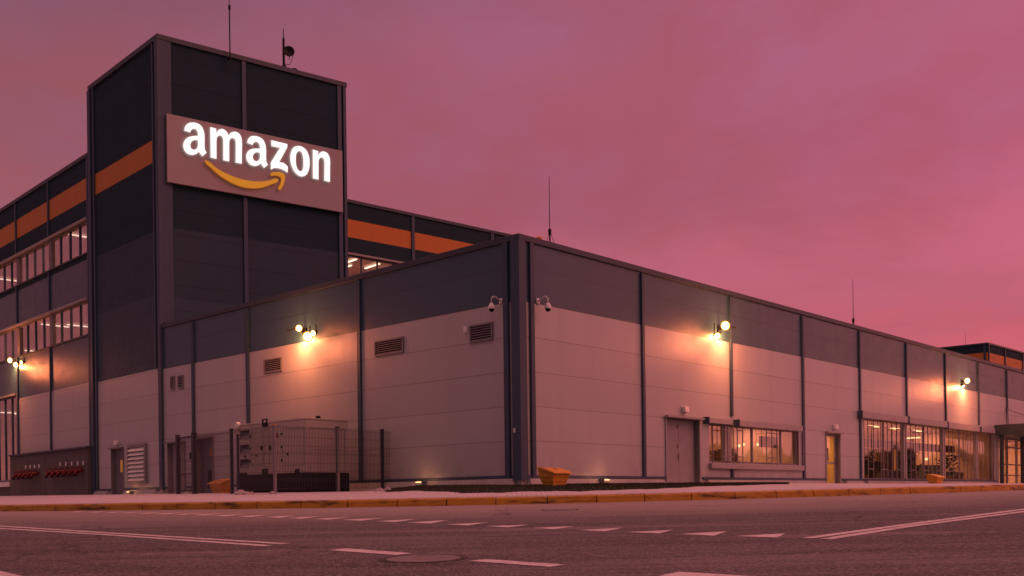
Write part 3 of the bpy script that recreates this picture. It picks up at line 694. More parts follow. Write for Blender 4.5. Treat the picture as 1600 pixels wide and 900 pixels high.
# ------------------------------------------------------------------ tower
ZTT = WTF.z(250, 61)
sTR = WTF.s(541, 300); sTL = WTL.s(143.5, 400)
tower = thing('sign_tower', (T0.x, T0.y, CAMZ + .3), 'tall dark square tower with one orange stripe, carrying the big lit sign', 'building')
zo0, zo1 = WTL.z(242.8, 251.8), WTL.z(242.8, 216.2)
zbk = WTL.z(248, 358); zlt = WTL.z(248.8, 575.3)
m_dark2 = panel('mid_grey_panel', (.026, .060, .088), ZP, .98, .6, spec=.25); m_tdark = panel('dim_anthracite_panel', (.031, .072, .104), ZP, .98, .55, spec=.3)  # tower grey: anthracite copied darker, weaker light put into its colour
zmid = WTL.z(150, 493)
rD5 = WTL.rect(175.5, 193, 703, 775); rD5 = (rD5[0], rD5[1], CAMZ + .2, rD5[3])
mb = MB(); wall_mesh(mb, WTL, 0, sTL, GZ, ZTT, [(zlt, m_light), (zmid, m_tdark), (zbk, m_dark2), (zo0, m_black), (zo1, m_orange), (99, m_black)], [rD5], .2); mb.build('wall', tower)
zfb = WTF.z(273, 357)
mb = MB(); wall_mesh(mb, WTF, 0, sTR, GZ, ZTT, [(WTF.z(271, 466), m_tdark), (zfb, m_dark2), (99, m_black)]); mb.build('wall', tower)
k0_, k1_, k2_ = WTL.p(0, 0, 0), WTL.p(sTL, 0, 0), WTF.p(sTR, 0, 0); k3_ = k1_ + (k2_ - k0_)
mb = MB()
for p, q in ((k2_, k3_), (k3_, k1_)): mb.face([Vector((p.x, p.y, GZ)), Vector((q.x, q.y, GZ)), Vector((q.x, q.y, ZTT)), Vector((p.x, p.y, ZTT))], m_black)
mb.build('wall', tower)
MB().face(quadz(k0_, k2_, k3_, k1_, ZTT - .3), m_roof).build('roof', tower)
mb = MB(); mb.wbox(WTF, -.06, sTR + .06, -.35, .08, ZTT - .04, ZTT + .16, m_cap); mb.build('parapet_cap', tower, bevel=.012)
mb = MB(); mb.wbox(WTL, -.07, sTL + .06, -.35, .08, ZTT - .042, ZTT + .158, m_cap); mb.build('parapet_cap', tower, bevel=.012)
pilaster(WTF, WTF.s(382.5, 300), .17, ZT, ZTT - .06, tower); pilaster(WTF, WTF.s(265, 300), .19, ZT, ZTT - .06, tower)
pilaster(WTF, WTF.s(531, 300), .18, ZT, ZTT - .06, tower); pilaster(WTF, sTR - .06, .14, ZT, ZTT - .06, tower, .08)
pilaster(WTL, .42, .11, zlt, ZTT - .06, tower)
m = MB(); m.wbox(WTL, -.09, .17, .0, .09, GZ, ZTT - .06, m_steel); m.wbox(WTF, -.09, .28, .001, .088, ZT + .2, ZTT - .06, m_steel); m.build('corner_cover', tower)
m = MB(); m.wbox(WTL, sTL - .18, sTL + .1, -.05, .1, GZ, ZTT - .06, m_steel); m.build('corner_cover', tower)
pilaster(WTL, sTL - .42, .12, ZP - .1, ZTT - .06, tower)
door(WTL, rD5, tower, m_ddoor, 1, .10, m_frame, label='grey door with a small lit glass slot')
a, b, c, d = rD5
MB().wbox(WTL, a + .30, a + .50, -.099, -.09, d - .95, d - .45, emit('door_slot_glow', (.9, .3, .06), .35)).build('door_glass', tower)
apron(WTL, WTL.s(174, 765), WTL.s(149, 765), tower); apron(WTL, .25, WTL.s(196, 765), tower)
# big louvre beside it
a, b, c, d = WTL.rect(204, 228.5, 700, 752); m = MB(); m.wbox(WTL, a, b, .004, .02, c, d, m_vent)
for q in ((a - .12, a, c - .12, d + .12), (b, b + .12, c - .12, d + .12), (a, b, d, d + .12), (a, b, c - .12, c)): m.wbox(WTL, q[0], q[1], .004, .1, q[2], q[3], m_bar)
h = (d - c) / 8; P = WTL.p
for i in range(8):
    z = c + i * h
    m.hull8([P(a, .02, z + h * .9), P(b, .02, z + h * .9), P(b, .12, z + h * .02), P(a, .12, z + h * .02), P(a, .035, z + h * .93), P(b, .035, z + h * .93), P(b, .135, z + h * .05), P(a, .135, z + h * .05)], m_white)
m.build('louvre', tower)

# ------------------------------------------------------------------ big sign
so_ = .22
zs1, zs0 = WTF.z(261, 177, so_), WTF.z(262, 284, so_); ss0, ss1 = WTF.s(261, 230, so_), WTF.s(535.5, 280, so_)
sign = thing('illuminated_sign', WTF.p((ss0 + ss1) / 2, so_, zs0), 'wide grey sign board on the tower with white glowing letters above an orange curved arrow', 'sign')
MB().wbox(WTF, ss0, ss1, .1, so_, zs0, zs1, m_board).build('board', sign, bevel=.01)
m = MB()
for s in (ss0 + .6, (ss0 + ss1) / 2, ss1 - .6): m.wbox(WTF, s - .05, s + .05, .0, .1, zs0 + .2, zs1 - .2, m_steel)
m.build('bracket', sign)
def smooth(pts, n=6):
    out = []; L = len(pts); P = [Vector(p[:2]) for p in pts]; C = [len(p) > 2 for p in pts]
    for i in range(L):
        j = (i + 1) % L
        p0, p1, p2, p3 = P[i - 1], P[i], P[j], P[(i + 2) % L]
        seg = (p2 - p1); 
        def tan(a, b, c, corner):
            if corner: return seg
            u, v = b - a, c - b
            t = (u.normalized() + v.normalized())
            return t.normalized() * seg.length if t.length > 1e-6 else seg
        m1, m2 = tan(p0, p1, p2, C[i]), tan(p1, p2, p3, C[j])
        if C[i] and C[j]: out.append(p1); continue
        for k in range(n):
            t = k / n; out.append(p1 * (2 * t ** 3 - 3 * t * t + 1) + m1 * (t ** 3 - 2 * t * t + t) + p2 * (-2 * t ** 3 + 3 * t * t) + m2 * (t ** 3 - t * t))
    return out
def glyph(name, outlines, org, sc, mat, side, thick=.06, gap=.05, aff=None):
    """outline traced in the plane of the sign, filled and given thickness"""
    off = so_ + gap + thick
    cu = bpy.data.curves.new(name, 'CURVE'); cu.dimensions = '2D'; cu.fill_mode = 'BOTH'; cu.extrude = thick / 2
    for ol in outlines:
        pts = smooth(ol); sp = cu.splines.new('POLY'); sp.points.add(len(pts) - 1); sp.use_cyclic_u = True
        for p, q in zip(sp.points, pts):
            x, y = (aff[0] * q.x + aff[1] * q.y + aff[2], aff[3] * q.x + aff[4] * q.y + aff[5]) if aff else (q.x, q.y)
            s, z = WTF.hit(org[0] + x / sc, org[1] + y / sc, off); p.co = (s, z, 0, 1)
    tmp = bpy.data.objects.new(name, cu); me = bpy.data.meshes.new_from_object(tmp)
    bpy.data.objects.remove(tmp)
    for v in me.vertices:
        s, z, e = v.co; v.co = WTF.p(s, off - thick / 2 + e, z)
    me.update()
    me.materials.clear(); me.materials.append(mat); me.materials.append(side)
    for p in me.polygons: p.material_index = 0 if abs(p.normal.dot(WTF.n)) > .7 else 1
    o = bpy.data.objects.new(name, me); col.objects.link(o); o.parent = sign; o.matrix_parent_inverse = Matrix.Translation(-sign.location)
    return o
m_lside = emit('letter_side', (1, .38, .28), .45); m_aside = emit('arrow_edge', (.7, .16, .02), .4)
A1 = [[(145, 195, 1), (222, 220, 1), (236, 190), (265, 173), (300, 186), (317, 218), (322, 262, 1), (255, 266), (190, 285), (147, 330), (133, 390), (150, 450), (190, 493), (250, 508), (300, 494), (332, 468, 1), (378, 527, 1), (433, 478, 1), (412, 438), (407, 390), (406, 260), (393, 190), (360, 132), (310, 102), (250, 92), (195, 105), (160, 142)],
      [(320, 322, 1), (275, 318), (240, 340), (225, 385), (238, 425), (270, 440), (300, 430), (318, 395)]]
MM = [[(478, 150, 1), (555, 170, 1), (557, 228, 1), (582, 190), (625, 174), (678, 198), (715, 257, 1), (742, 224), (795, 210), (845, 232), (877, 285), (885, 350), (884, 420, 1), (883, 620, 1), (803, 605, 1), (804, 400, 1), (803, 345), (793, 308), (765, 291), (737, 303), (723, 345), (722, 400, 1), (722, 590, 1), (645, 575, 1), (644, 370, 1), (642, 315), (632, 278), (602, 259), (572, 275), (560, 320), (559, 370, 1), (559, 558, 1), (483, 540, 1)]]
ZZ = [[(195, 155, 1), (402, 205, 1), (400, 248, 1), (297, 435, 1), (355, 448), (408, 492, 1), (405, 570, 1), (350, 537), (290, 516), (235, 512), (190, 530, 1), (190, 440, 1), (305, 255, 1), (197, 230, 1)]]
OO = [[(540, 228), (482, 247), (447, 310), (437, 390), (455, 485), (505, 575), (580, 620), (642, 598), (677, 530), (687, 440), (675, 350), (642, 282), (595, 242)], [(550, 295), (521, 322), (510, 400), (519, 490), (545, 540), (575, 553), (597, 528), (605, 450), (600, 370), (581, 312)]]
NN = [[(725, 275, 1), (795, 295, 1), (796, 355, 1), (817, 315), (857, 299), (907, 317), (938, 365), (948, 430), (947, 490, 1), (945, 690, 1), (873, 672, 1), (875, 480, 1), (873, 425), (862, 390), (835, 375), (810, 393), (801, 440), (800, 490, 1), (800, 660, 1), (727, 642, 1)]]
SM = [[(120, 218), (140, 220), (300, 345), (500, 455), (750, 540), (1000, 572), (1180, 555), (1312, 522), (1332, 550), (1200, 625), (1050, 675), (900, 685), (750, 665), (550, 590), (350, 465), (220, 350)]]
AR = [[(1200, 455), (1222, 428), (1300, 412), (1395, 424), (1440, 462), (1440, 540), (1410, 640), (1352, 712), (1335, 695), (1370, 600), (1381, 522), (1355, 490), (1290, 470), (1210, 472)]]
g1, g2, g3 = ((270, 180), 8.18), ((400, 200), 8.18), ((310, 230), 10.667)
def affine(src, dst):
    import numpy as np
    A = np.array([[x, y, 1] for x, y in src]); B = np.array(dst); r = np.linalg.lstsq(A, B, rcond=None)[0]; return [*map(float, r[:, 0]), *map(float, r[:, 1])]
aff = affine([(145, 195), (133, 390), (378, 527), (433, 478), (250, 92), (405, 260)], [(945, 355), (940, 530), (1168, 679), (1213, 628), (1050, 262), (1193, 433)])
glyph('letter', A1, *g1, m_letter, m_lside); glyph('letter', MM, *g1, m_letter, m_lside); glyph('letter', A1, *g1, m_letter, m_lside, aff=aff)
glyph('letter', ZZ, *g2, m_letter, m_lside); glyph('letter', OO, *g2, m_letter, m_lside); glyph('letter', NN, *g2, m_letter, m_lside)
glyph('arrow_curve', SM, *g3, m_arrow, m_aside); glyph('arrow_head', AR, *g3, m_arrow, m_aside)

# ------------------------------------------------------------------ main hall (left of and behind the tower)
ZH = WTL.z(141.7, 241.5); H_END = WTL.s(-260, 500); sH1 = WH.s(880, 380)
hall = thing('main_hall', WTL.p(sTL, 0, CAMZ + .3), 'long dark hall behind the tower with orange stripe and bands of lit upper windows', 'building')
px0 = -255
U = (WTL.s(137, 370), WTL.s(px0, 520), WTL.z(137, 394.5), WTL.z(137, 343)); Lw = (WTL.s(138, 495), WTL.s(px0, 620), WTL.z(138, 522.5), WTL.z(138, 468)); Gw = (WTL.s(27.5, 690), WTL.s(px0, 690), WTL.z(25, 751), WTL.z(25, 618))
zh0, zh1 = WTL.z(137.5, 310), WTL.z(137.5, 276.5)
zlh = WTL.z(142, 597)
BH = [(zlh, m_light), (WTL.z(137, 405), m_dark), (zh0, m_black), (zh1, m_orange), (99, m_black)]
mb = MB(); wall_mesh(mb, WTL, sTL - .05, H_END, GZ, ZH, BH, [U, Lw, Gw], .2); mb.build('wall', hall)
rH = (WH.s(543, 415) - 3, WH.s(640, 420), WH.z(545, 440) - 1, WH.z(545, 398))
zb0, zb1 = WH.z(543.5, 370), WH.z(543.5, 342); ZH2 = WH.z(545, 316)
sH0 = -7.5
mb = MB(); wall_mesh(mb, WH, sH0, sH1, GZ, ZH2, [(WH.z(545, 470), m_dark), (zb0, m_black), (zb1, m_orange), (99, m_black)], [rH], .2); mb.build('wall', hall)
p0, p1, p2 = WTL.p(H_END, 0, 0), WH.p(sH0, 0, 0), WH.p(sH1, 0, 0); p3 = p2 + (p0 - p1)
mb = MB()
for p, q in ((p2, p3), (p3, p0)): mb.face([Vector((p.x, p.y, GZ)), Vector((q.x, q.y, GZ)), Vector((q.x, q.y, ZH)), Vector((p.x, p.y, ZH))], m_black)
mb.build('wall', hall)
MB().face(quadz(p0, p1, p2, p3, ZH - .4), m_roof).build('roof', hall)
MB().wbox(WTL, sTL - .02, H_END, -.35, .07, ZH - .03, ZH + .14, m_cap).build('parapet_cap', hall, bevel=.012)
MB().wbox(WH, -6.0, sH1, -.35, .07, ZH2 - .03, ZH2 + .14, m_cap).build('parapet_cap', hall, bevel=.012)
# columns of the left face with the window strips between
cs = [WTL.s(78.5, 500), WTL.s(27.5, 500)]; stp = cs[1] - cs[0]
while cs[-1] < H_END - stp: cs.append(cs[-1] + stp)
def strip_window(w, r, mod, parent, name='window', bayat=(), panes_per=4):
    a, b, c, d = r; f = MB()
    f.wbox(w, a, b, -.19, -.06, d - .06, d, m_frame); f.wbox(w, a, b, -.19, -.06, c, c + .06, m_frame); f.wbox(w, a, a + .06, -.188, -.062, c + .06, d - .06, m_frame); f.wbox(w, b - .06, b, -.188, -.062, c + .06, d - .06, m_frame)
    o = f.build(name, parent)
    MB().wbox(w, a - .02, b, .003, .1, d + .005, d + .10, m_shut).build('head_trim', o); MB().wbox(w, a - .02, b, .003, .08, c - .06, c - .005, m_cap).build('sill', o)
    mu = MB(); edges = [a] + [x for x in bayat if a + .5 < x < b] + [b]
    for p, q in zip(edges, edges[1:]):
        k = max(1, round((q - p) / mod))
        for i in range(1, k): s = p + (q - p) * i / k; mu.wbox(w, s - .03, s + .03, -.18, -.07, c + .06, d - .06, m_steel)
        if q < b: mu.wbox(w, q - .16, q + .16, -.18, -.03, c + .06, d - .06, m_frame)
    mu.build('mullion', o)
    MB().face([w.p(a, -.12, c), w.p(b, -.12, c), w.p(b, -.12, d), w.p(a, -.12, d)], m_glass).build('pane', o)
    return o
mod = stp / 4
for r in (U, Lw, Gw): strip_window(WTL, r, mod, hall, bayat=cs)
strip_window(WH, rH, 1.03, hall)
def hall_room(w, r, depth, seed, energy, n, above=.5, zlow=1.2):
    a, b, c, d = r; rm_ = room(w, a - .02, b, c - zlow, d + above, depth, hall, m_room)
    rnd = random.Random(seed)
    for i in range(n):
        s = a + (b - a) * (i + rnd.uniform(.2, .8)) / n; zc_ = d + above - .12
        for k in range(2):
            o = rnd.uniform(.8, depth - 2); ss_ = s + k * rnd.uniform(.5, 1.4)
            MB().wbox(w, ss_ - .05, ss_ + .05, -o - 1.4, -o, zc_, zc_ + .05, m_strip).build('strip_light', rm_)
            if k == 0: lamp('AREA', 'room_light', w.p(ss_, -o - .7, zc_ - .02), energy / n, (1, .42, .23), rm_, shape='RECTANGLE', size=.08, size_y=1.3).rotation_euler = (0, 0, math.atan2(w.d.y, w.d.x))
    return rm_
hall_room(WTL, U, 9, 3, 1400, 14); hall_room(WTL, Lw, 9, 4, 1400, 14); hall_room(WTL, (Gw[0], Gw[1], Gw[2], Gw[3]), 7, 8, 600, 8, .3, .2); hall_room(WH, rH, 6, 6, 90, 3)
for s in cs:
    zs = [(ZP, Lw[2] - .07), (Lw[3] + .11, U[2] - .07), (U[3] + .11, ZH - .05)]
    if s > Gw[0] - .15: zs[0] = (Gw[3] + .15, Lw[2] - .07)
    for z0, z1 in zs: pilaster(WTL, s, .13, z0, z1, hall)
pilaster(WTL, sTL + .3, .14, ZP, ZH - .05, hall); pilaster(WTL, Gw[0] - .12, .12, ZP + .6, Gw[3] + .1, hall, mat=m_frame)
for px in (644.5, 768): pilaster(WH, WH.s(px, 350), .2, CAMZ + 5, ZH2 - .05, hall)
# dark rendered base
pz1 = WTL.z(143, 700.5); pb0, pb1 = sTL + .08, WTL.s(24.5, 740)
MB().wbox(WTL, pb0, pb1, .003, .26, GZ, pz1, m_plinthdark).build('base_wall', hall)
MB().wbox(WTL, pb0 - .03, pb1 + .03, .0, .34, pz1 + .003, pz1 + .08, m_cap).build('base_coping', hall)
MB().wbox(WTL, WTL.s(81, 740) - .012, WTL.s(81, 740) + .012, .255, .264, CAMZ + .3, pz1, m_vent).build('base_joint', hall)
MB().wbox(WTL, pb1 + .02, H_END, .003, .2, GZ, Gw[2] - .32, m_plinthdark).build('base_wall', hall)
MB().wbox(WTL, pb1 + .04, H_END, .002, .32, Gw[2] - .30, Gw[2] - .06, m_white).build('ledge', hall)
# red fire hose outlets on the base wall
def valve_bank(xs_, y, yplate, label):
    ss = [WTL.s(x, y, .3) for x in xs_]; z = WTL.z(xs_[0], y, .3)
    t = thing('fire_valve_bank', WTL.p(sum(ss) / len(ss), .26, z), label, 'fire valves', 'fire hose valve banks')
    MB().tube([WTL.p(min(ss) - .12, .42, z), WTL.p(max(ss) + .12, .42, z)], .055, m_red, 10).build('manifold', t, smooth=True)
    for s in ss:
        v = MB(); v.tube([WTL.p(s, .24, z), WTL.p(s, .50, z)], .06, m_red, 10); v.tube([WTL.p(s, .45, z + .02), WTL.p(s, .62, z - .13), WTL.p(s, .64, z - .2)], [.055, .07, .08], m_red, 10)
        o = v.build('valve', t, smooth=True)
        wl_ = MB(); c = WTL.p(s + .13, .42, z + .02); ax = WTL.d
        R_ = .14
        ring = [c + (WTL.n * cos(q * pi / 8) + Vector((0, 0, 1)) * sin(q * pi / 8)) * R_ for q in range(17)]
        wl_.tube(ring, .024, m_red, 6, False)
        for q in range(0, 16, 4): wl_.tube([c, ring[q]], .016, m_red, 5)
        wl_.tube([c - ax * .12, c + ax * .03], .02, m_red, 6); wl_.build('handwheel', o, smooth=True)
        MB().lathe(WTL.p(s + .02, .62, z - .2), (0, 0, -1), [(0, .085), (.05, .09), (.06, .04), (.06, 0)], m_blk, 10).build('cap', o)
    return t
valve_bank([32, 39.5, 46.5, 53.5, 60], 741.5, 731, 'shorter bank of red fire valves with handwheels, nearer the tall lit window')
valve_bank([84, 92.5, 101.5, 111, 120, 129], 738, 727, 'longer bank of red fire valves with handwheels, nearer the tower')
for i, (x, y) in enumerate(((40.2, 733), (47, 732.5), (54, 732), (61, 731.5), (94, 728.5), (103, 728), (112, 727.5), (121.5, 727), (130, 726.5))):
    s, z = WTL.hit(x, y - 3.2, .262)
    o = MB().wbox(WTL, s - .07, s + .07, .261, .27, z - .085, z + .085, m_white).build('number_plate')
    tag(o, '%s of the %s small white plates above the %s bank of red fire valves' % ((('leftmost', 'second', 'third', 'rightmost')[i], 'four', 'shorter') if i < 4 else (('leftmost', 'second', 'middle', 'fourth', 'rightmost')[i - 4], 'five', 'longer')), 'plate', 'plates above the %s valve bank' % ('shorter' if i < 4 else 'longer'))

# ------------------------------------------------------------------ far block
far = thing('far_block', (_f.x, _f.y, CAMZ + .3), 'distant dark block with orange band rising over the low roof at the right', 'building')
ZF = WFR.z(1542.7, 537.5); zq0, zq1 = WFR.z(1545, 565), WFR.z(1545, 551)
for w, L_ in ((WFL, 34), (WFR, 70)):
    mb = MB(); wall_mesh(mb, w, 0, L_, GZ, ZF, [(zq0, m_dark), (zq1, m_orange), (99, m_black)]); mb.build('wall', far)
    MB().wbox(w, -.1, L_, -.4, .1, ZF - .02 - (.002 if w is WFL else 0), ZF + .15 - (.002 if w is WFL else 0), m_cap).build('parapet_cap', far)
    s = 0.25
    while s < L_: pilaster(w, s, .2, CAMZ + 5, ZF - .05, far, .1); s += 5.3 if s > 1 else 4.6
q1, q2 = WFL.p(34, 0, 0), WFR.p(70, 0, 0); q3 = q1 + (q2 - WFR.p(0, 0, 0))
MB().face(quadz(WFR.p(0, 0, 0), q2, q3, q1, ZF - .4), m_roof).build('roof', far)
mb = MB()
for p, q in ((q2, q3), (q3, q1)): mb.face([Vector((p.x, p.y, GZ)), Vector((q.x, q.y, GZ)), Vector((q.x, q.y, ZF)), Vector((p.x, p.y, ZF))], m_black)
mb.build('wall', far)

# ------------------------------------------------------------------ far wood to the right of the view, seen mirrored in the shop glass
m_wood = M('far_foliage', (.030, .034, .018), .9); m_wood.mix(m_wood.rmp(m_wood.noise(.5, 5), .4, .7), (.05, .045, .02), k=.6); m_wood = m_wood.m
fw = MB(); rnd = random.Random(21)
for k in range(170):
    az = radians(36 + 100 * k / 170 + rnd.uniform(-.3, .3)); d_ = rnd.uniform(160, 185); c = Vector((sin(az) * d_, cos(az) * d_, 0)); r_, h_ = rnd.uniform(2.2, 4.0), rnd.uniform(6.0, 9.5)
    k0 = len(fw.v); fw.lathe(c, (rnd.uniform(-.08, .08), rnd.uniform(-.08, .08), 1), [(-.5, .5), (.6, r_ * .8), (h_ * .4, r_), (h_ * .7, r_ * .75), (h_ * .92, r_ * .35), (h_, 0)], m_wood, 9)
    fw.v[k0:] = [(v[0] + rnd.uniform(-.5, .5), v[1] + rnd.uniform(-.5, .5), v[2] + rnd.uniform(-.5, .5)) for v in fw.v[k0:]]
o = fw.build('far_wood', kind='stuff'); o['label'] = 'dark far wood mirrored in the tall glass bays'; o['category'] = 'wood'

# ------------------------------------------------------------------ entrance canopy
s0 = WR.s(1554, 690); zc1, zc0 = WR.z(1554, 664), WR.z(1554, 680)
cano = thing('entrance_canopy', WR.p(s0 + 4, 1, CAMZ + .3), 'flat dark entrance canopy with posts and tie rods at the right end', 'canopy')
MB().wbox(WR, s0, s0 + 9.5, .01, 2.6, zc0, zc1, m_cap).build('canopy_roof', cano, bevel=.02)
for s, o in ((s0 + .35, .25), (s0 + 3.6, .35), (s0 + 9.2, 2.45), (s0 + 9.2, .25)): MB().wbox(WR, s - .09, s + .09, o - .09, o + .09, CAMZ + .25, zc0, m_cap).build('post', cano)
ts, tz = WR.hit(1572.5, 640)
for ds in (1.7, -1.6): MB().tube([WR.p(ts, .06, tz), WR.p(ts + ds, 2.0 if ds > 0 else .5, zc1)], .022, m_bar, 6).build('tie_rod', cano)
MB().wbox(WR, ts - .1, ts + .1, .0, .06, tz - .12, tz + .12, m_steel).build('anchor_plate', cano)

# ------------------------------------------------------------------ floodlights
def floodlight(w, px, py, heads, label, energy, aim=1.0):
    s, z = w.hit(px, py); t = thing('floodlight', w.p(s, 0, z), label, 'floodlight', 'wall floodlights')
    b = MB(); b.wbox(w, s - .10, s + .10, .0, .05, z - .12, z + .12, m_blk); b.tube([w.p(s, .05, z), w.p(s, .42, z + .05)], .028, m_blk, 8); b.tube([w.p(s - .38, .42, z + .05), w.p(s + .38, .42, z + .05)], .024, m_blk, 8); b.build('bracket', t)
    for hx, hy, r, dirv in heads:
        r *= .85
        hs, hz = w.hit(hx, hy, .5); c = w.p(hs, .5, hz); ax = (w.d * dirv[0] + w.n * dirv[1] + Vector((0, 0, dirv[2]))).normalized()
        h = MB(); h.lathe(c, ax, [(-.15, .0), (-.15, .05), (-.10, r * .7), (0, r), (.02, r), (.02, r * .93)], m_blk, 16); h.tube([c - ax * .2, w.p(hs, .42, z + .05)], .02, m_blk, 6)
        o = h.build('lamp_head', t); l_ = MB(); l_.lathe(c, ax, [(.024, r * 1.02), (.026, r * .8)], m_fringe, 18); l_.lathe(c, ax, [(.026, r * .8), (.035, r * .5), (.04, 0)], m_bulb, 18); l_.build('lens', o)
    lamp('POINT', 'flood_core', w.p(s, .27, z - .22), energy * .55, (1, .40, .12), t, shadow_soft_size=.06)
    lamp('SPOT', 'flood_beam', w.p(s, .62, z - .15), energy * .55, (1, .36, .14), t, target=w.p(s, -.35, z - 1.8), spot_size=radians(130), spot_blend=1, shadow_soft_size=.12)
    lamp('POINT', 'flood_spill', w.p(s, 1.15, z - .25), energy * 1.7, (1, .23, .085), t, shadow_soft_size=.5, specular_factor=.15)
    return t
dn = (0, .45, -1)
floodlight(WL, 477, 519, [(467.5, 513, .13, (-.55, .8, -.12)), (481, 526, .19, (-.5, .8, -.3)), (490, 520.5, .11, (-.3, .9, -.3))], 'floodlight burning on the low left wall above the generator', 115)
floodlight(WR, 1123, 515, [(1133, 509, .18, (-.7, .8, -.12)), (1120, 525, .14, (-.5, .8, -.4))], 'floodlight burning between the double door and the window band', 130)
floodlight(WR, 1503.5, 598, [(1511, 595, .17, (-.75, .8, -.1)), (1504.5, 603, .11, (-.3, .6, -.8))], 'smallest looking floodlight, far along the right facade', 150)
floodlight(WTL, 25, 566, [(16, 563, .16, (-.55, .8, -.1)), (25, 570, .17, (-.5, .8, -.3)), (34, 566, .11, (-.35, .9, -.3))], 'floodlight burning on the hall between lower windows and tall window', 130)

# small lamps over the doors
for w, x, y, lb in ((WR, 1068, 640, 'small pale lamp housing above the wide double door'), (WR, 1303, 667, 'small pale lamp housing above the narrow glazed door'), (WTL, 184, 692, 'small pale lamp housing above the door at the foot of the tower')):
    s, z = w.hit(x, y); o = MB().hull8([w.p(s + a, b, z + c) for c, k in ((-.09, 1), (.09, .8)) for a, b in ((-.13, .002), (.13, .002), (.13 * k, .16 * k), (-.13 * k, .16 * k))], m_white).build('door_lamp', bevel=.015)
    tag(o, lb, 'lamp', 'lamps above the doors')
# plinth spotlights
for w, x, y, lb in ((WL, 657, 754, 'small plinth spotlight glowing on the left face near the fence end'), (WR, 945, 750.5, 'small plinth spotlight glowing right of the large yellow bin'), (WTL, 203, 769, 'small plinth spotlight glowing beside the tower door and louvre')):
    s, z = w.hit(x, y, .25); t = thing('plinth_spotlight', w.p(s, .25, z - .06), lb, 'spotlight', 'plinth spotlights')
    b = MB(); b.hull8([w.p(s + a, o, z + c) for c, k in ((-.07, 1), (.04, .9)) for a, o in ((-.13, .12), (.13, .12), (.13, .33), (-.13, .33))], m_galv); b.build('housing', t, bevel=.01)
    MB().hull8([w.p(s + a, o, z + c) for c, o0 in ((.005, .33), (.035, .30)) for a, o in ((-.11, o0 - .02), (.11, o0 - .02), (.11, o0 + .012), (-.11, o0 + .012))], m_spot).build('lens', t)
    lamp('POINT', 'spot_glow', w.p(s, .45, z + .10), 4.0, (1, .40, .18), t, shadow_soft_size=.05)

# ------------------------------------------------------------------ dome cameras beside the corner
for w, x, y, sg_, lb in ((WL, 783.5, 471, 1, 'white dome camera on a bent arm, left of the building corner'), (WR, 839.5, 471, 1, 'white dome camera on a bent arm, right of the building corner')):
    s, z = w.hit(x, y); t = thing('security_camera', w.p(s, 0, z), lb, 'camera', 'dome cameras at the corner')
    arm = MB(); arm.wbox(w, s - .06, s + .06, .0, .04, z - .09, z + .09, m_white)
    e = s + .06; arm.tube([w.p(s, .03, z), w.p(s + .03, .18, z + .10), w.p(s + .05, .30, z + .12), w.p(s + .06, .37, z + .06), w.p(s + .06, .38, z - .08)], .022, m_white, 8); arm.build('arm', t, smooth=True)
    c = w.p(s + .06, .38, z - .08)
    MB().lathe(c, (0, 0, -1), [(0, .02), (.02, .05), (.1, .095), (.17, .105), (.19, .1)], m_white, 16).build('housing', t, smooth=True)
    MB().lathe(c, (0, 0, -1), [(.19, .085), (.24, .075), (.27, .045), (.285, 0)], m_blk, 16).build('dome', t, smooth=True); t.scale = (.86, .86, .86)

# ------------------------------------------------------------------ masts on the roofs
def guyed_mast(base, h, label, r=.024, guys=True, tip=.45, collar=True):
    t = thing('roof_mast', base, label, 'mast', 'thin roof masts')
    b = Vector(base); tp = b + Vector((0, 0, h))
    MB().tube([b, b + Vector((0, 0, h * tip)), b + Vector((0, 0, h * tip + .01)), tp], [r, r, r * .55, r * .3], m_blk, 8).build('pole', t)
    MB().lathe(b + Vector((0, 0, h * tip - .1)), (0, 0, 1), [(0, r), (0, r * 1.9), (.16, r * 1.9), (.16, r)], m_blk, 10).build('collar', t)
    if guys:
        g = MB()
        for a in (.4, 2.5, 4.6): g.tube([b + Vector((0, 0, h * tip)), b + Vector((cos(a) * .55, sin(a) * .55, 0))], .008, m_blk, 4)
        g.build('guy_wire', t)
    else: MB().tube([b + Vector((0, 0, .2)), b - WTF.n * .25 + Vector((0, 0, .2))], .03, m_blk, 6).build('wall_bracket', t)
    return t
def roofpoint(w, px, off, z):
    s = w.s(px, 400, off); return w.p(s, off, z)
p = roofpoint(WR, 859.5, -1.2, ZT - .35); top = WR.z(866, 279, -1.2); guyed_mast(p, top - p.z, 'guyed lightning mast on the low roof just right of its front corner')
p = roofpoint(WR, 1332, -2.0, ZT - .35); top = WR.z(1334, 437, -2); guyed_mast(p, top - p.z, 'guyed lightning mast halfway along the low roof', .028)
p = WFL.p(2.4, -1.0, ZF - .4); guyed_mast(p, 2.1, 'short thin mast on the distant orange banded block', .03, tip=.3)
ps, pz = WTF.hit(359.5, 98, .3); guyed_mast(WTF.p(ps, .3, pz), WTF.z(366, -40, .3) - pz, 'very tall thin mast fixed to the front edge of the tower', .026, False, .62)
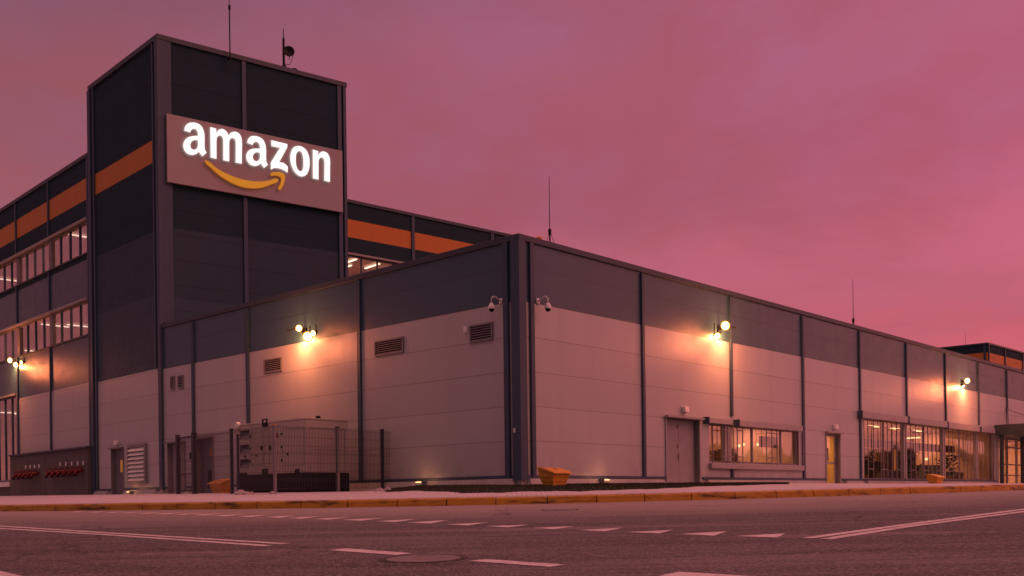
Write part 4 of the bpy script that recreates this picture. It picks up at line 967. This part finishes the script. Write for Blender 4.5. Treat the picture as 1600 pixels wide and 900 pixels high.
# dish mast on the tower
ds_, _ = WTF.hit(443.5, 106, -.4); b = WTF.p(ds_, -.4, ZTT - .3)
t = thing('dish_mast', b, 'short tower roof mast on tripod legs carrying a round dish', 'antenna')
topz = WTF.z(444.5, 45, -.4); midz = WTF.z(444, 60, -.4)
MB().tube([b, Vector((b.x, b.y, midz)), Vector((b.x, b.y, midz + .01)), Vector((b.x, b.y, topz))], [.05, .05, .022, .014], m_blk, 8).build('pole', t)
lg = MB(); lz = WTF.z(444, 99, -.4)
for a in (.2, 2.3, 4.4): lg.tube([Vector((b.x, b.y, lz)), b + Vector((cos(a) * .55, sin(a) * .55, 0))], .022, m_blk, 6)
lg.build('tripod', t)
cz = WTF.z(452, 85, -.4); dc = Vector((b.x + .24, b.y - .1, cz)); ax = (Vector((.3, -1, .12))).normalized()
MB().lathe(dc - ax * .05, ax, [(0, .0), (.0, .08), (.05, .2), (.09, .235), (.10, .235), (.06, .19), (.02, .0)], m_blk, 24).build('dish', t, smooth=True)
MB().tube([Vector((b.x, b.y, cz - .02)), dc - ax * .06], .03, m_blk, 6).build('dish_bracket', t)
lo = MB(); lo.tube([dc + Vector((0, 0, -.2)), dc + ax * .3 + Vector((0, 0, -.38)), dc + ax * .33 + Vector((0, 0, -.5))], .014, m_blk, 6); lo.tube([dc + Vector((.18, 0, -.15)), dc + Vector((.12, -.1, -.45)), dc + Vector((0, 0, -.55)), Vector((b.x, b.y, cz - .45))], .012, m_blk, 6); lo.build('feed_arm', t)
p = roofpoint(WTF, 463.5, -.4, ZTT - .3); zt_ = WTF.z(463.5, 108, -.4)
o = MB().lathe(p, (0, 0, 1), [(0, .07), (zt_ - p.z - .14, .07), (zt_ - p.z - .13, .13), (zt_ - p.z - .03, .13), (zt_ - p.z, .03), (zt_ - p.z, 0)], m_blk, 14).build('roof_cowl'); tag(o, 'small dark vent cowl on the tower roof right of the dish', 'vent cowl')
p = roofpoint(WR, 843, -.3, ZT); o = MB().lathe(p, (0, 0, 1), [(0, .05), (.16, .05), (.17, .085), (.30, .085), (.34, .03), (.34, 0)], m_bin, 12).build('warning_beacon'); tag(o, 'small orange beacon on the parapet by the front corner', 'beacon')

# ------------------------------------------------------------------ generator
gd = 28.0; gp = at(478.5, 768, gd); gz = pave_z(gp.x, gp.y) - .01
GLW, GRW = Wall(gp.x, gp.y, A_L), Wall(gp.x, gp.y, A_R)
gl, gr = GLW.s(371, 710), GRW.s(543.5, 710); gz0 = GLW.z(478, 738); gz1 = GLW.z(478, 655)
gen = thing('generator', (gp.x, gp.y, gz), 'beige grey generator container on a black base behind the wire fence', 'generator')
def genbox(m, s0, s1, t0, t1, z0, z1, mat):     # s along the long side, t along the short one
    P = lambda s, t, z: gp.xy.to_3d() + GLW.d * s + GRW.d * t + Vector((0, 0, z))
    return m.hull8([P(s, t, z) for z in (z0, z1) for s, t in ((s0, t0), (s1, t0), (s1, t1), (s0, t1))], mat)
m = MB(); genbox(m, -.03, gl + .03, -.03, gr + .03, gz, gz0, m_blk); genbox(m, .3, .48, -.05, .1, gz0, gz0 + .1, m_blk); genbox(m, gl - .5, gl - .1, -.05, .1, gz0, gz0 + .07, m_blk); m.build('fuel_base', gen, bevel=.02)
holes = [GLW.rect(375, 389.5, yt, yb) for yt, yb in ((673, 687), (695.5, 709), (718, 732))]
m = MB(); wall_mesh(m, GLW, 0, gl, gz0 + .002, gz1, [(99, m_gen)], holes, .18)
P = lambda s, t, z: gp.xy.to_3d() + GLW.d * s + GRW.d * t + Vector((0, 0, z))
m.face([P(0, 0, gz0), P(0, gr, gz0), P(0, gr, gz1), P(0, 0, gz1)], m_gen); m.face([P(gl, 0, gz0), P(gl, gr, gz0), P(gl, gr, gz1), P(gl, 0, gz1)], m_gen); m.face([P(0, gr, gz0), P(gl, gr, gz0), P(gl, gr, gz1), P(0, gr, gz1)], m_gen)
m.build('body', gen)
m = MB(); genbox(m, -.02, gl + .02, -.02, gr + .02, gz1 + .002, gz1 + .05, m_gen); genbox(m, gl * .1, gl * .55, .1, gr - .1, gz1 + .052, gz1 + .09, m_gen); m.build('roof_panel', gen, bevel=.012)
for a, b_, c, d in holes: 
    lo = MB(); P2 = GLW.p; lo.face([P2(a, -.18, c), P2(b_, -.18, c), P2(b_, -.18, d), P2(a, -.18, d)], m_vent)
    lo.hull8([P2(a, -.16, c + .02), P2(b_, -.16, c + .02), P2(b_, -.01, c + .01), P2(a, -.01, c + .01), P2(a, -.16, c + .24), P2(b_, -.16, c + .24), P2(b_, -.01, c + .03), P2(a, -.01, c + .03)], m_bar); lo.build('air_intake', gen)
for x0, x1, yt, yb in ((392, 411, 676, 728), (413, 421, 672, 730), (441, 476, 671, 728)):
    a, b_, c, d = GLW.rect(x0, x1, yt, yb); e = MB()
    for q in ((a, a + .012, c, d), (b_ - .012, b_, c, d), (a + .012, b_ - .012, d - .012, d), (a + .012, b_ - .012, c, c + .012)): e.wbox(GLW, q[0], q[1], .002, .005, q[2], q[3], m_bar)
    e.build('door_seam', gen)
a, b_, c, d = GRW.rect(484, 539, 668, 737); e = MB()
for q in ((a, a + .012, c, d), (b_ - .012, b_, c, d), (a + .012, b_ - .012, d - .012, d), (a + .012, b_ - .012, (c + d) / 2, (c + d) / 2 + .012)): e.wbox(GRW, q[0], q[1], .002, .006, q[2], q[3], m_bar)
e.build('door_seam', gen)
for x, y in ((391.5, 682), (391.5, 701.5), (391.5, 721), (440.5, 678), (440.5, 698.5), (440.5, 719), (449.5, 709.5), (383, 713), (400.5, 712)):
    s, z = GLW.hit(x, y); MB().lathe(GLW.p(s, 0, z), GLW.n, [(0, .035), (.02, .035), (.025, .02), (.025, 0)], m_blk, 10).build('latch', gen)
for x in (409, 422.5): s, z = GLW.hit(x, 700); MB().wbox(GLW, s - .035, s + .035, .0, .03, z - .06, z + .06, m_blk).build('handle', gen)
for yt, yb in ((655, 667), (733, 741)):
    a, b_, c, d = GLW.rect(411, 418.5, yt, yb); e = MB(); e.wbox(GLW, a, a + .035, .0, .04, c, d, m_blk); e.wbox(GLW, b_ - .035, b_, .0, .04, c, d, m_blk); e.wbox(GLW, a + .035, b_ - .035, .0, .04, d - .03, d, m_blk); e.wbox(GLW, a + .035, b_ - .035, .0, .04, c, c + (d - c) * .5, m_blk); e.build('lifting_lug', gen)
s, z = GLW.hit(433, 681); MB().wbox(GLW, s - .05, s + .05, .002, .012, z - .05, z + .07, m_red).build('stop_button', gen)
s = GLW.s(371.5, 664); MB().lathe(GLW.p(s - .04, .0, GLW.z(371, 665)), -GLW.n * -1 + Vector((0, 0, 0)), [(-.02, .1), (.08, .1), (.10, .08), (.10, 0)], m_white, 14).build('sounder', gen)
MB().lathe(P(.05, gr * .32, gz1 + .05), (0, 0, 1), [(0, .07), (.06, .07), (.07, .05), (.07, 0)], m_blk, 12).build('exhaust_cap', gen)

# ------------------------------------------------------------------ welded mesh fence
fc = at(430, 768, 26.5); FL, FR = Wall(fc.x, fc.y, radians(-45)), Wall(fc.x, fc.y, radians(41.5))
fence = thing('wire_fence', (fc.x, fc.y, pave_z(fc.x, fc.y)), 'see through welded wire fence with posts and a gate round the generator', 'fence')
def gzat(w, s): q = w.p(s, 0, 0); return pave_z(q.x, q.y)
ztop = FL.z(429.5, 664)
def post(w, s, zt, r=.032, mat=m_fencepost, capmat=m_blk):
    z0 = gzat(w, s); o = MB().wbox(w, s - r, s + r, -r, r, z0 - .05, zt, mat).build('post', fence)
    MB().wbox(w, s - r - .004, s + r + .004, -r - .004, r + .004, zt, zt + .03, capmat).build('post_cap', o)
def mesh_panel(w, s0, s1, zt, parent=fence, name='mesh_panel'):
    m = MB(); z0 = max(gzat(w, s0), gzat(w, s1)) + .06; k = max(2, int(abs(s1 - s0) / .05)); r = .0034
    for i in range(k + 1):
        s = s0 + (s1 - s0) * i / k; m.wbox(w, s - r, s + r, -r, r, z0, zt, m_wire)
    for q in range(8):
        z = z0 + .02 + (zt - z0 - .05) * q / 7; o = .012 if q in (1, 3, 5, 7) else .006
        m.wbox(w, s0, s1, r + .001, r + .007, z - .003, z + .003, m_wire)
        if q in (1, 4, 7): m.wbox(w, s0, s1, r + .001, r + .007, z + .05, z + .056, m_wire); m.wbox(w, s0, s1, r + .008, r + .02, z + .025, z + .03, m_wire)
    return m.build(name, parent)
sl = [0, FL.s(362, 720), FL.s(303.5, 720), FL.s(278, 720)]; sf = [0, FR.s(527.5, 720), FR.s(597.5, 718), FR.s(615, 715)]
post(FL, 0, ztop, .035, m_galv, m_bin); post(FL, sl[1], FL.z(362, 671.5), .04); post(FL, sl[1] - .35, FL.z(368, 681), .028); post(FL, sl[2], FL.z(303.5, 678), .06); post(FL, sl[3], FL.z(278, 681), .05)
post(FR, sf[1], FR.z(527.5, 668.5), .04, m_galv); post(FR, sf[2], FR.z(597.5, 672.5), .04)
mesh_panel(FL, .04, sl[1] - .05, ztop - .03); mesh_panel(FL, sl[1] + .05, sl[2] - .07, FL.z(362, 674)); 
mesh_panel(FR, .04, sf[1] - .05, ztop - .03); mesh_panel(FR, sf[1] + .05, sf[2] - .05, FR.z(527.5, 671)); mesh_panel(FR, sf[2] + .05, sf[3], FR.z(597.5, 675))
g = MB(); a, b_ = sl[2] + .08, sl[3] - .07; z0 = gzat(FL, a) + .08; zt = FL.z(290, 682)
for q in ((a, a + .05, z0, zt), (b_ - .05, b_, z0, zt), (a + .05, b_ - .05, zt - .05, zt), (a + .05, b_ - .05, z0, z0 + .05), (a + .05, b_ - .05, z0 + .5, z0 + .54)): g.wbox(FL, q[0], q[1], -.025, .025, q[2], q[3], m_fencepost)
gate = g.build('gate', fence); mesh_panel(FL, a + .05, b_ - .05, zt - .05, gate, 'gate_mesh')
MB().wbox(FL, a - .02, a + .1, .026, .06, z0 + .95, z0 + 1.15, m_blk).build('gate_lock', gate)

# ------------------------------------------------------------------ yellow grit bins
def grit_bin(pos, ang, sc, label):
    """tapered tub in stepped rings under a sloping lid"""
    t = thing('grit_bin', pos, label, 'grit bin', 'yellow grit bins'); ca, sa = cos(ang), sin(ang); p = Vector(pos)
    P = lambda x, y, z: p + Vector((x * ca - y * sa, x * sa + y * ca, z)) * sc
    m = MB(); lv = [(0, .33, .24), (.16, .37, .275), (.161, .39, .295), (.33, .43, .335), (.331, .45, .355), (.47, .475, .38)]
    for (z0, a0, b0), (z1, a1, b1) in zip(lv, lv[1:]):
        q0 = [P(x * a0, y * b0, z0) for x, y in ((-1, -1), (1, -1), (1, 1), (-1, 1))]
        q1 = [P(x * a1, y * b1, z1 + (.20 * (y + 1) / 2 if z1 > .4 else 0)) for x, y in ((-1, -1), (1, -1), (1, 1), (-1, 1))]
        for i in range(4): m.face([q0[i], q0[(i + 1) % 4], q1[(i + 1) % 4], q1[i]], m_bin)
    m.face([P(x * .33, y * .24, 0) for x, y in ((-1, 1), (1, 1), (1, -1), (-1, -1))], m_bin); m.build('tub', t)
    l = MB()
    prof = [(-.46, .46), (-.44, .50), (-.1, .62), (.2, .70), (.42, .705), (.44, .66)]
    for (y0, z0), (y1, z1) in zip(prof, prof[1:]): l.face([P(-.52, y0, z0), P(.52, y0, z0), P(.52, y1, z1), P(-.52, y1, z1)], m_bin)
    l.face([P(-.52, y, z) for y, z in prof], m_bin); l.face([P(.52, y, z) for y, z in prof][::-1], m_bin); l.face([P(-.52, .44, .66), P(.52, .44, .66), P(.52, -.46, .46), P(-.52, -.46, .46)], m_bin)
    o = l.build('lid', t)
    h = MB(); h.hull8([P(x, y, .60 + (y + .14) * .35 + z) for z in (.005, .03) for x, y in ((-.08, -.11), (.08, -.11), (.08, -.05), (-.08, -.05))], m_frame); h.build('handle', o)
    return t
q = at(866, 762, 25.0); grit_bin((q.x, q.y, pave_z(q.x, q.y) - .01), radians(46), .67, 'largest looking yellow grit bin at the building corner on the grass')
q = at(346, 769, 32.0); grit_bin((q.x, q.y, pave_z(q.x, q.y) - .01), radians(-41), .66, 'yellow grit bin by the dark door behind the wire fence')
q = at(1461.5, 755, 43.0); grit_bin((q.x, q.y, pave_z(q.x, q.y) - .01), radians(42), .66, 'yellow grit bin in front of the tall barred glass bays')

# stones on the pavement
def stone(px, d, r, label, group=None):
    a, _ = ray(px, 768); x, y = a * d, d; m = MB(); m.lathe((x, y, pave_z(x, y) - r * .2), (.1, .05, 1), [(0, r), (r * .35, r * 1.15), (r * .7, r * .8), (r * .95, r * .3), (r, 0)], m_stone, 9)
    rnd = random.Random(int(px)); m.v = [(v[0] + rnd.uniform(-.25, .25) * r, v[1] + rnd.uniform(-.25, .25) * r, v[2] + rnd.uniform(-.15, .15) * r) for v in m.v]
    tag(m.build('stone'), label, 'stone', 'pale stones by the fence')
stone(376, 26.6, .14, 'large pale stone left of the generator at the fence foot'); stone(386, 26.4, .10, 'small pale stone between the large stone and the galvanised post')
stone(393, 26.5, .09, 'small pale stone under the black generator base'); stone(426, 26.0, .09, 'small pale stone at the foot of the galvanised corner post')
stone(594, 25.6, .12, 'pale stone near the right end of the fence'); stone(606, 25.4, .1, 'flat pale stone beyond the last fence post')
# bench or rack by the entrance
# ------------------------------------------------------------------ grass strip along the low building
tf = MB(); gb = MB(); rnd = random.Random(5)
def on_grass(x, y):
    v = Vector((x, y, 0)); q = x / y
    thr = 1.45 + .15 * sin(x * 3.1) + .1 * sin(x * 7.7) + max(0, (q - .12) / .155) * 2.6 + max(0, (-.05 - q) / .075) * 2.6
    if not -.125 < q < .275 or kerb_dist(x, y) < thr: return False
    return .34 < max((v - WL.o).dot(WL.n), (v - WR.o).dot(WR.n)) and y < 34
cell = .125
for i in range(-40, 90):
    for j in range(0, 120):
        x, y = i * cell, 19 + j * cell
        if on_grass(x + cell / 2, y + cell / 2):
            tf.face([(px_, py_, pave_z(px_, py_) + .012) for px_, py_ in ((x, y), (x + cell, y), (x + cell, y + cell), (x, y + cell))], m_turf)
            for _ in range(9):
                p0, p1 = x + rnd.random() * cell, y + rnd.random() * cell; z = pave_z(p0, p1); h = rnd.uniform(.010, .030) * rnd.choice((1, 1, 1, 1, 1.8)); a_ = rnd.uniform(0, 6.3); dx_, dy_ = cos(a_) * .008, sin(a_) * .008
                gb.face([(p0 - dx_, p1 - dy_, z), (p0 + dx_, p1 + dy_, z), (p0 + rnd.uniform(-.02, .02), p1 + rnd.uniform(-.02, .02), z + .012 + h)], m_grass)
tf.build('grass_bed', kind='structure'); o = gb.build('grass', kind='stuff'); o['label'] = 'thin dark grass along the foot of the low building'; o['category'] = 'grass'
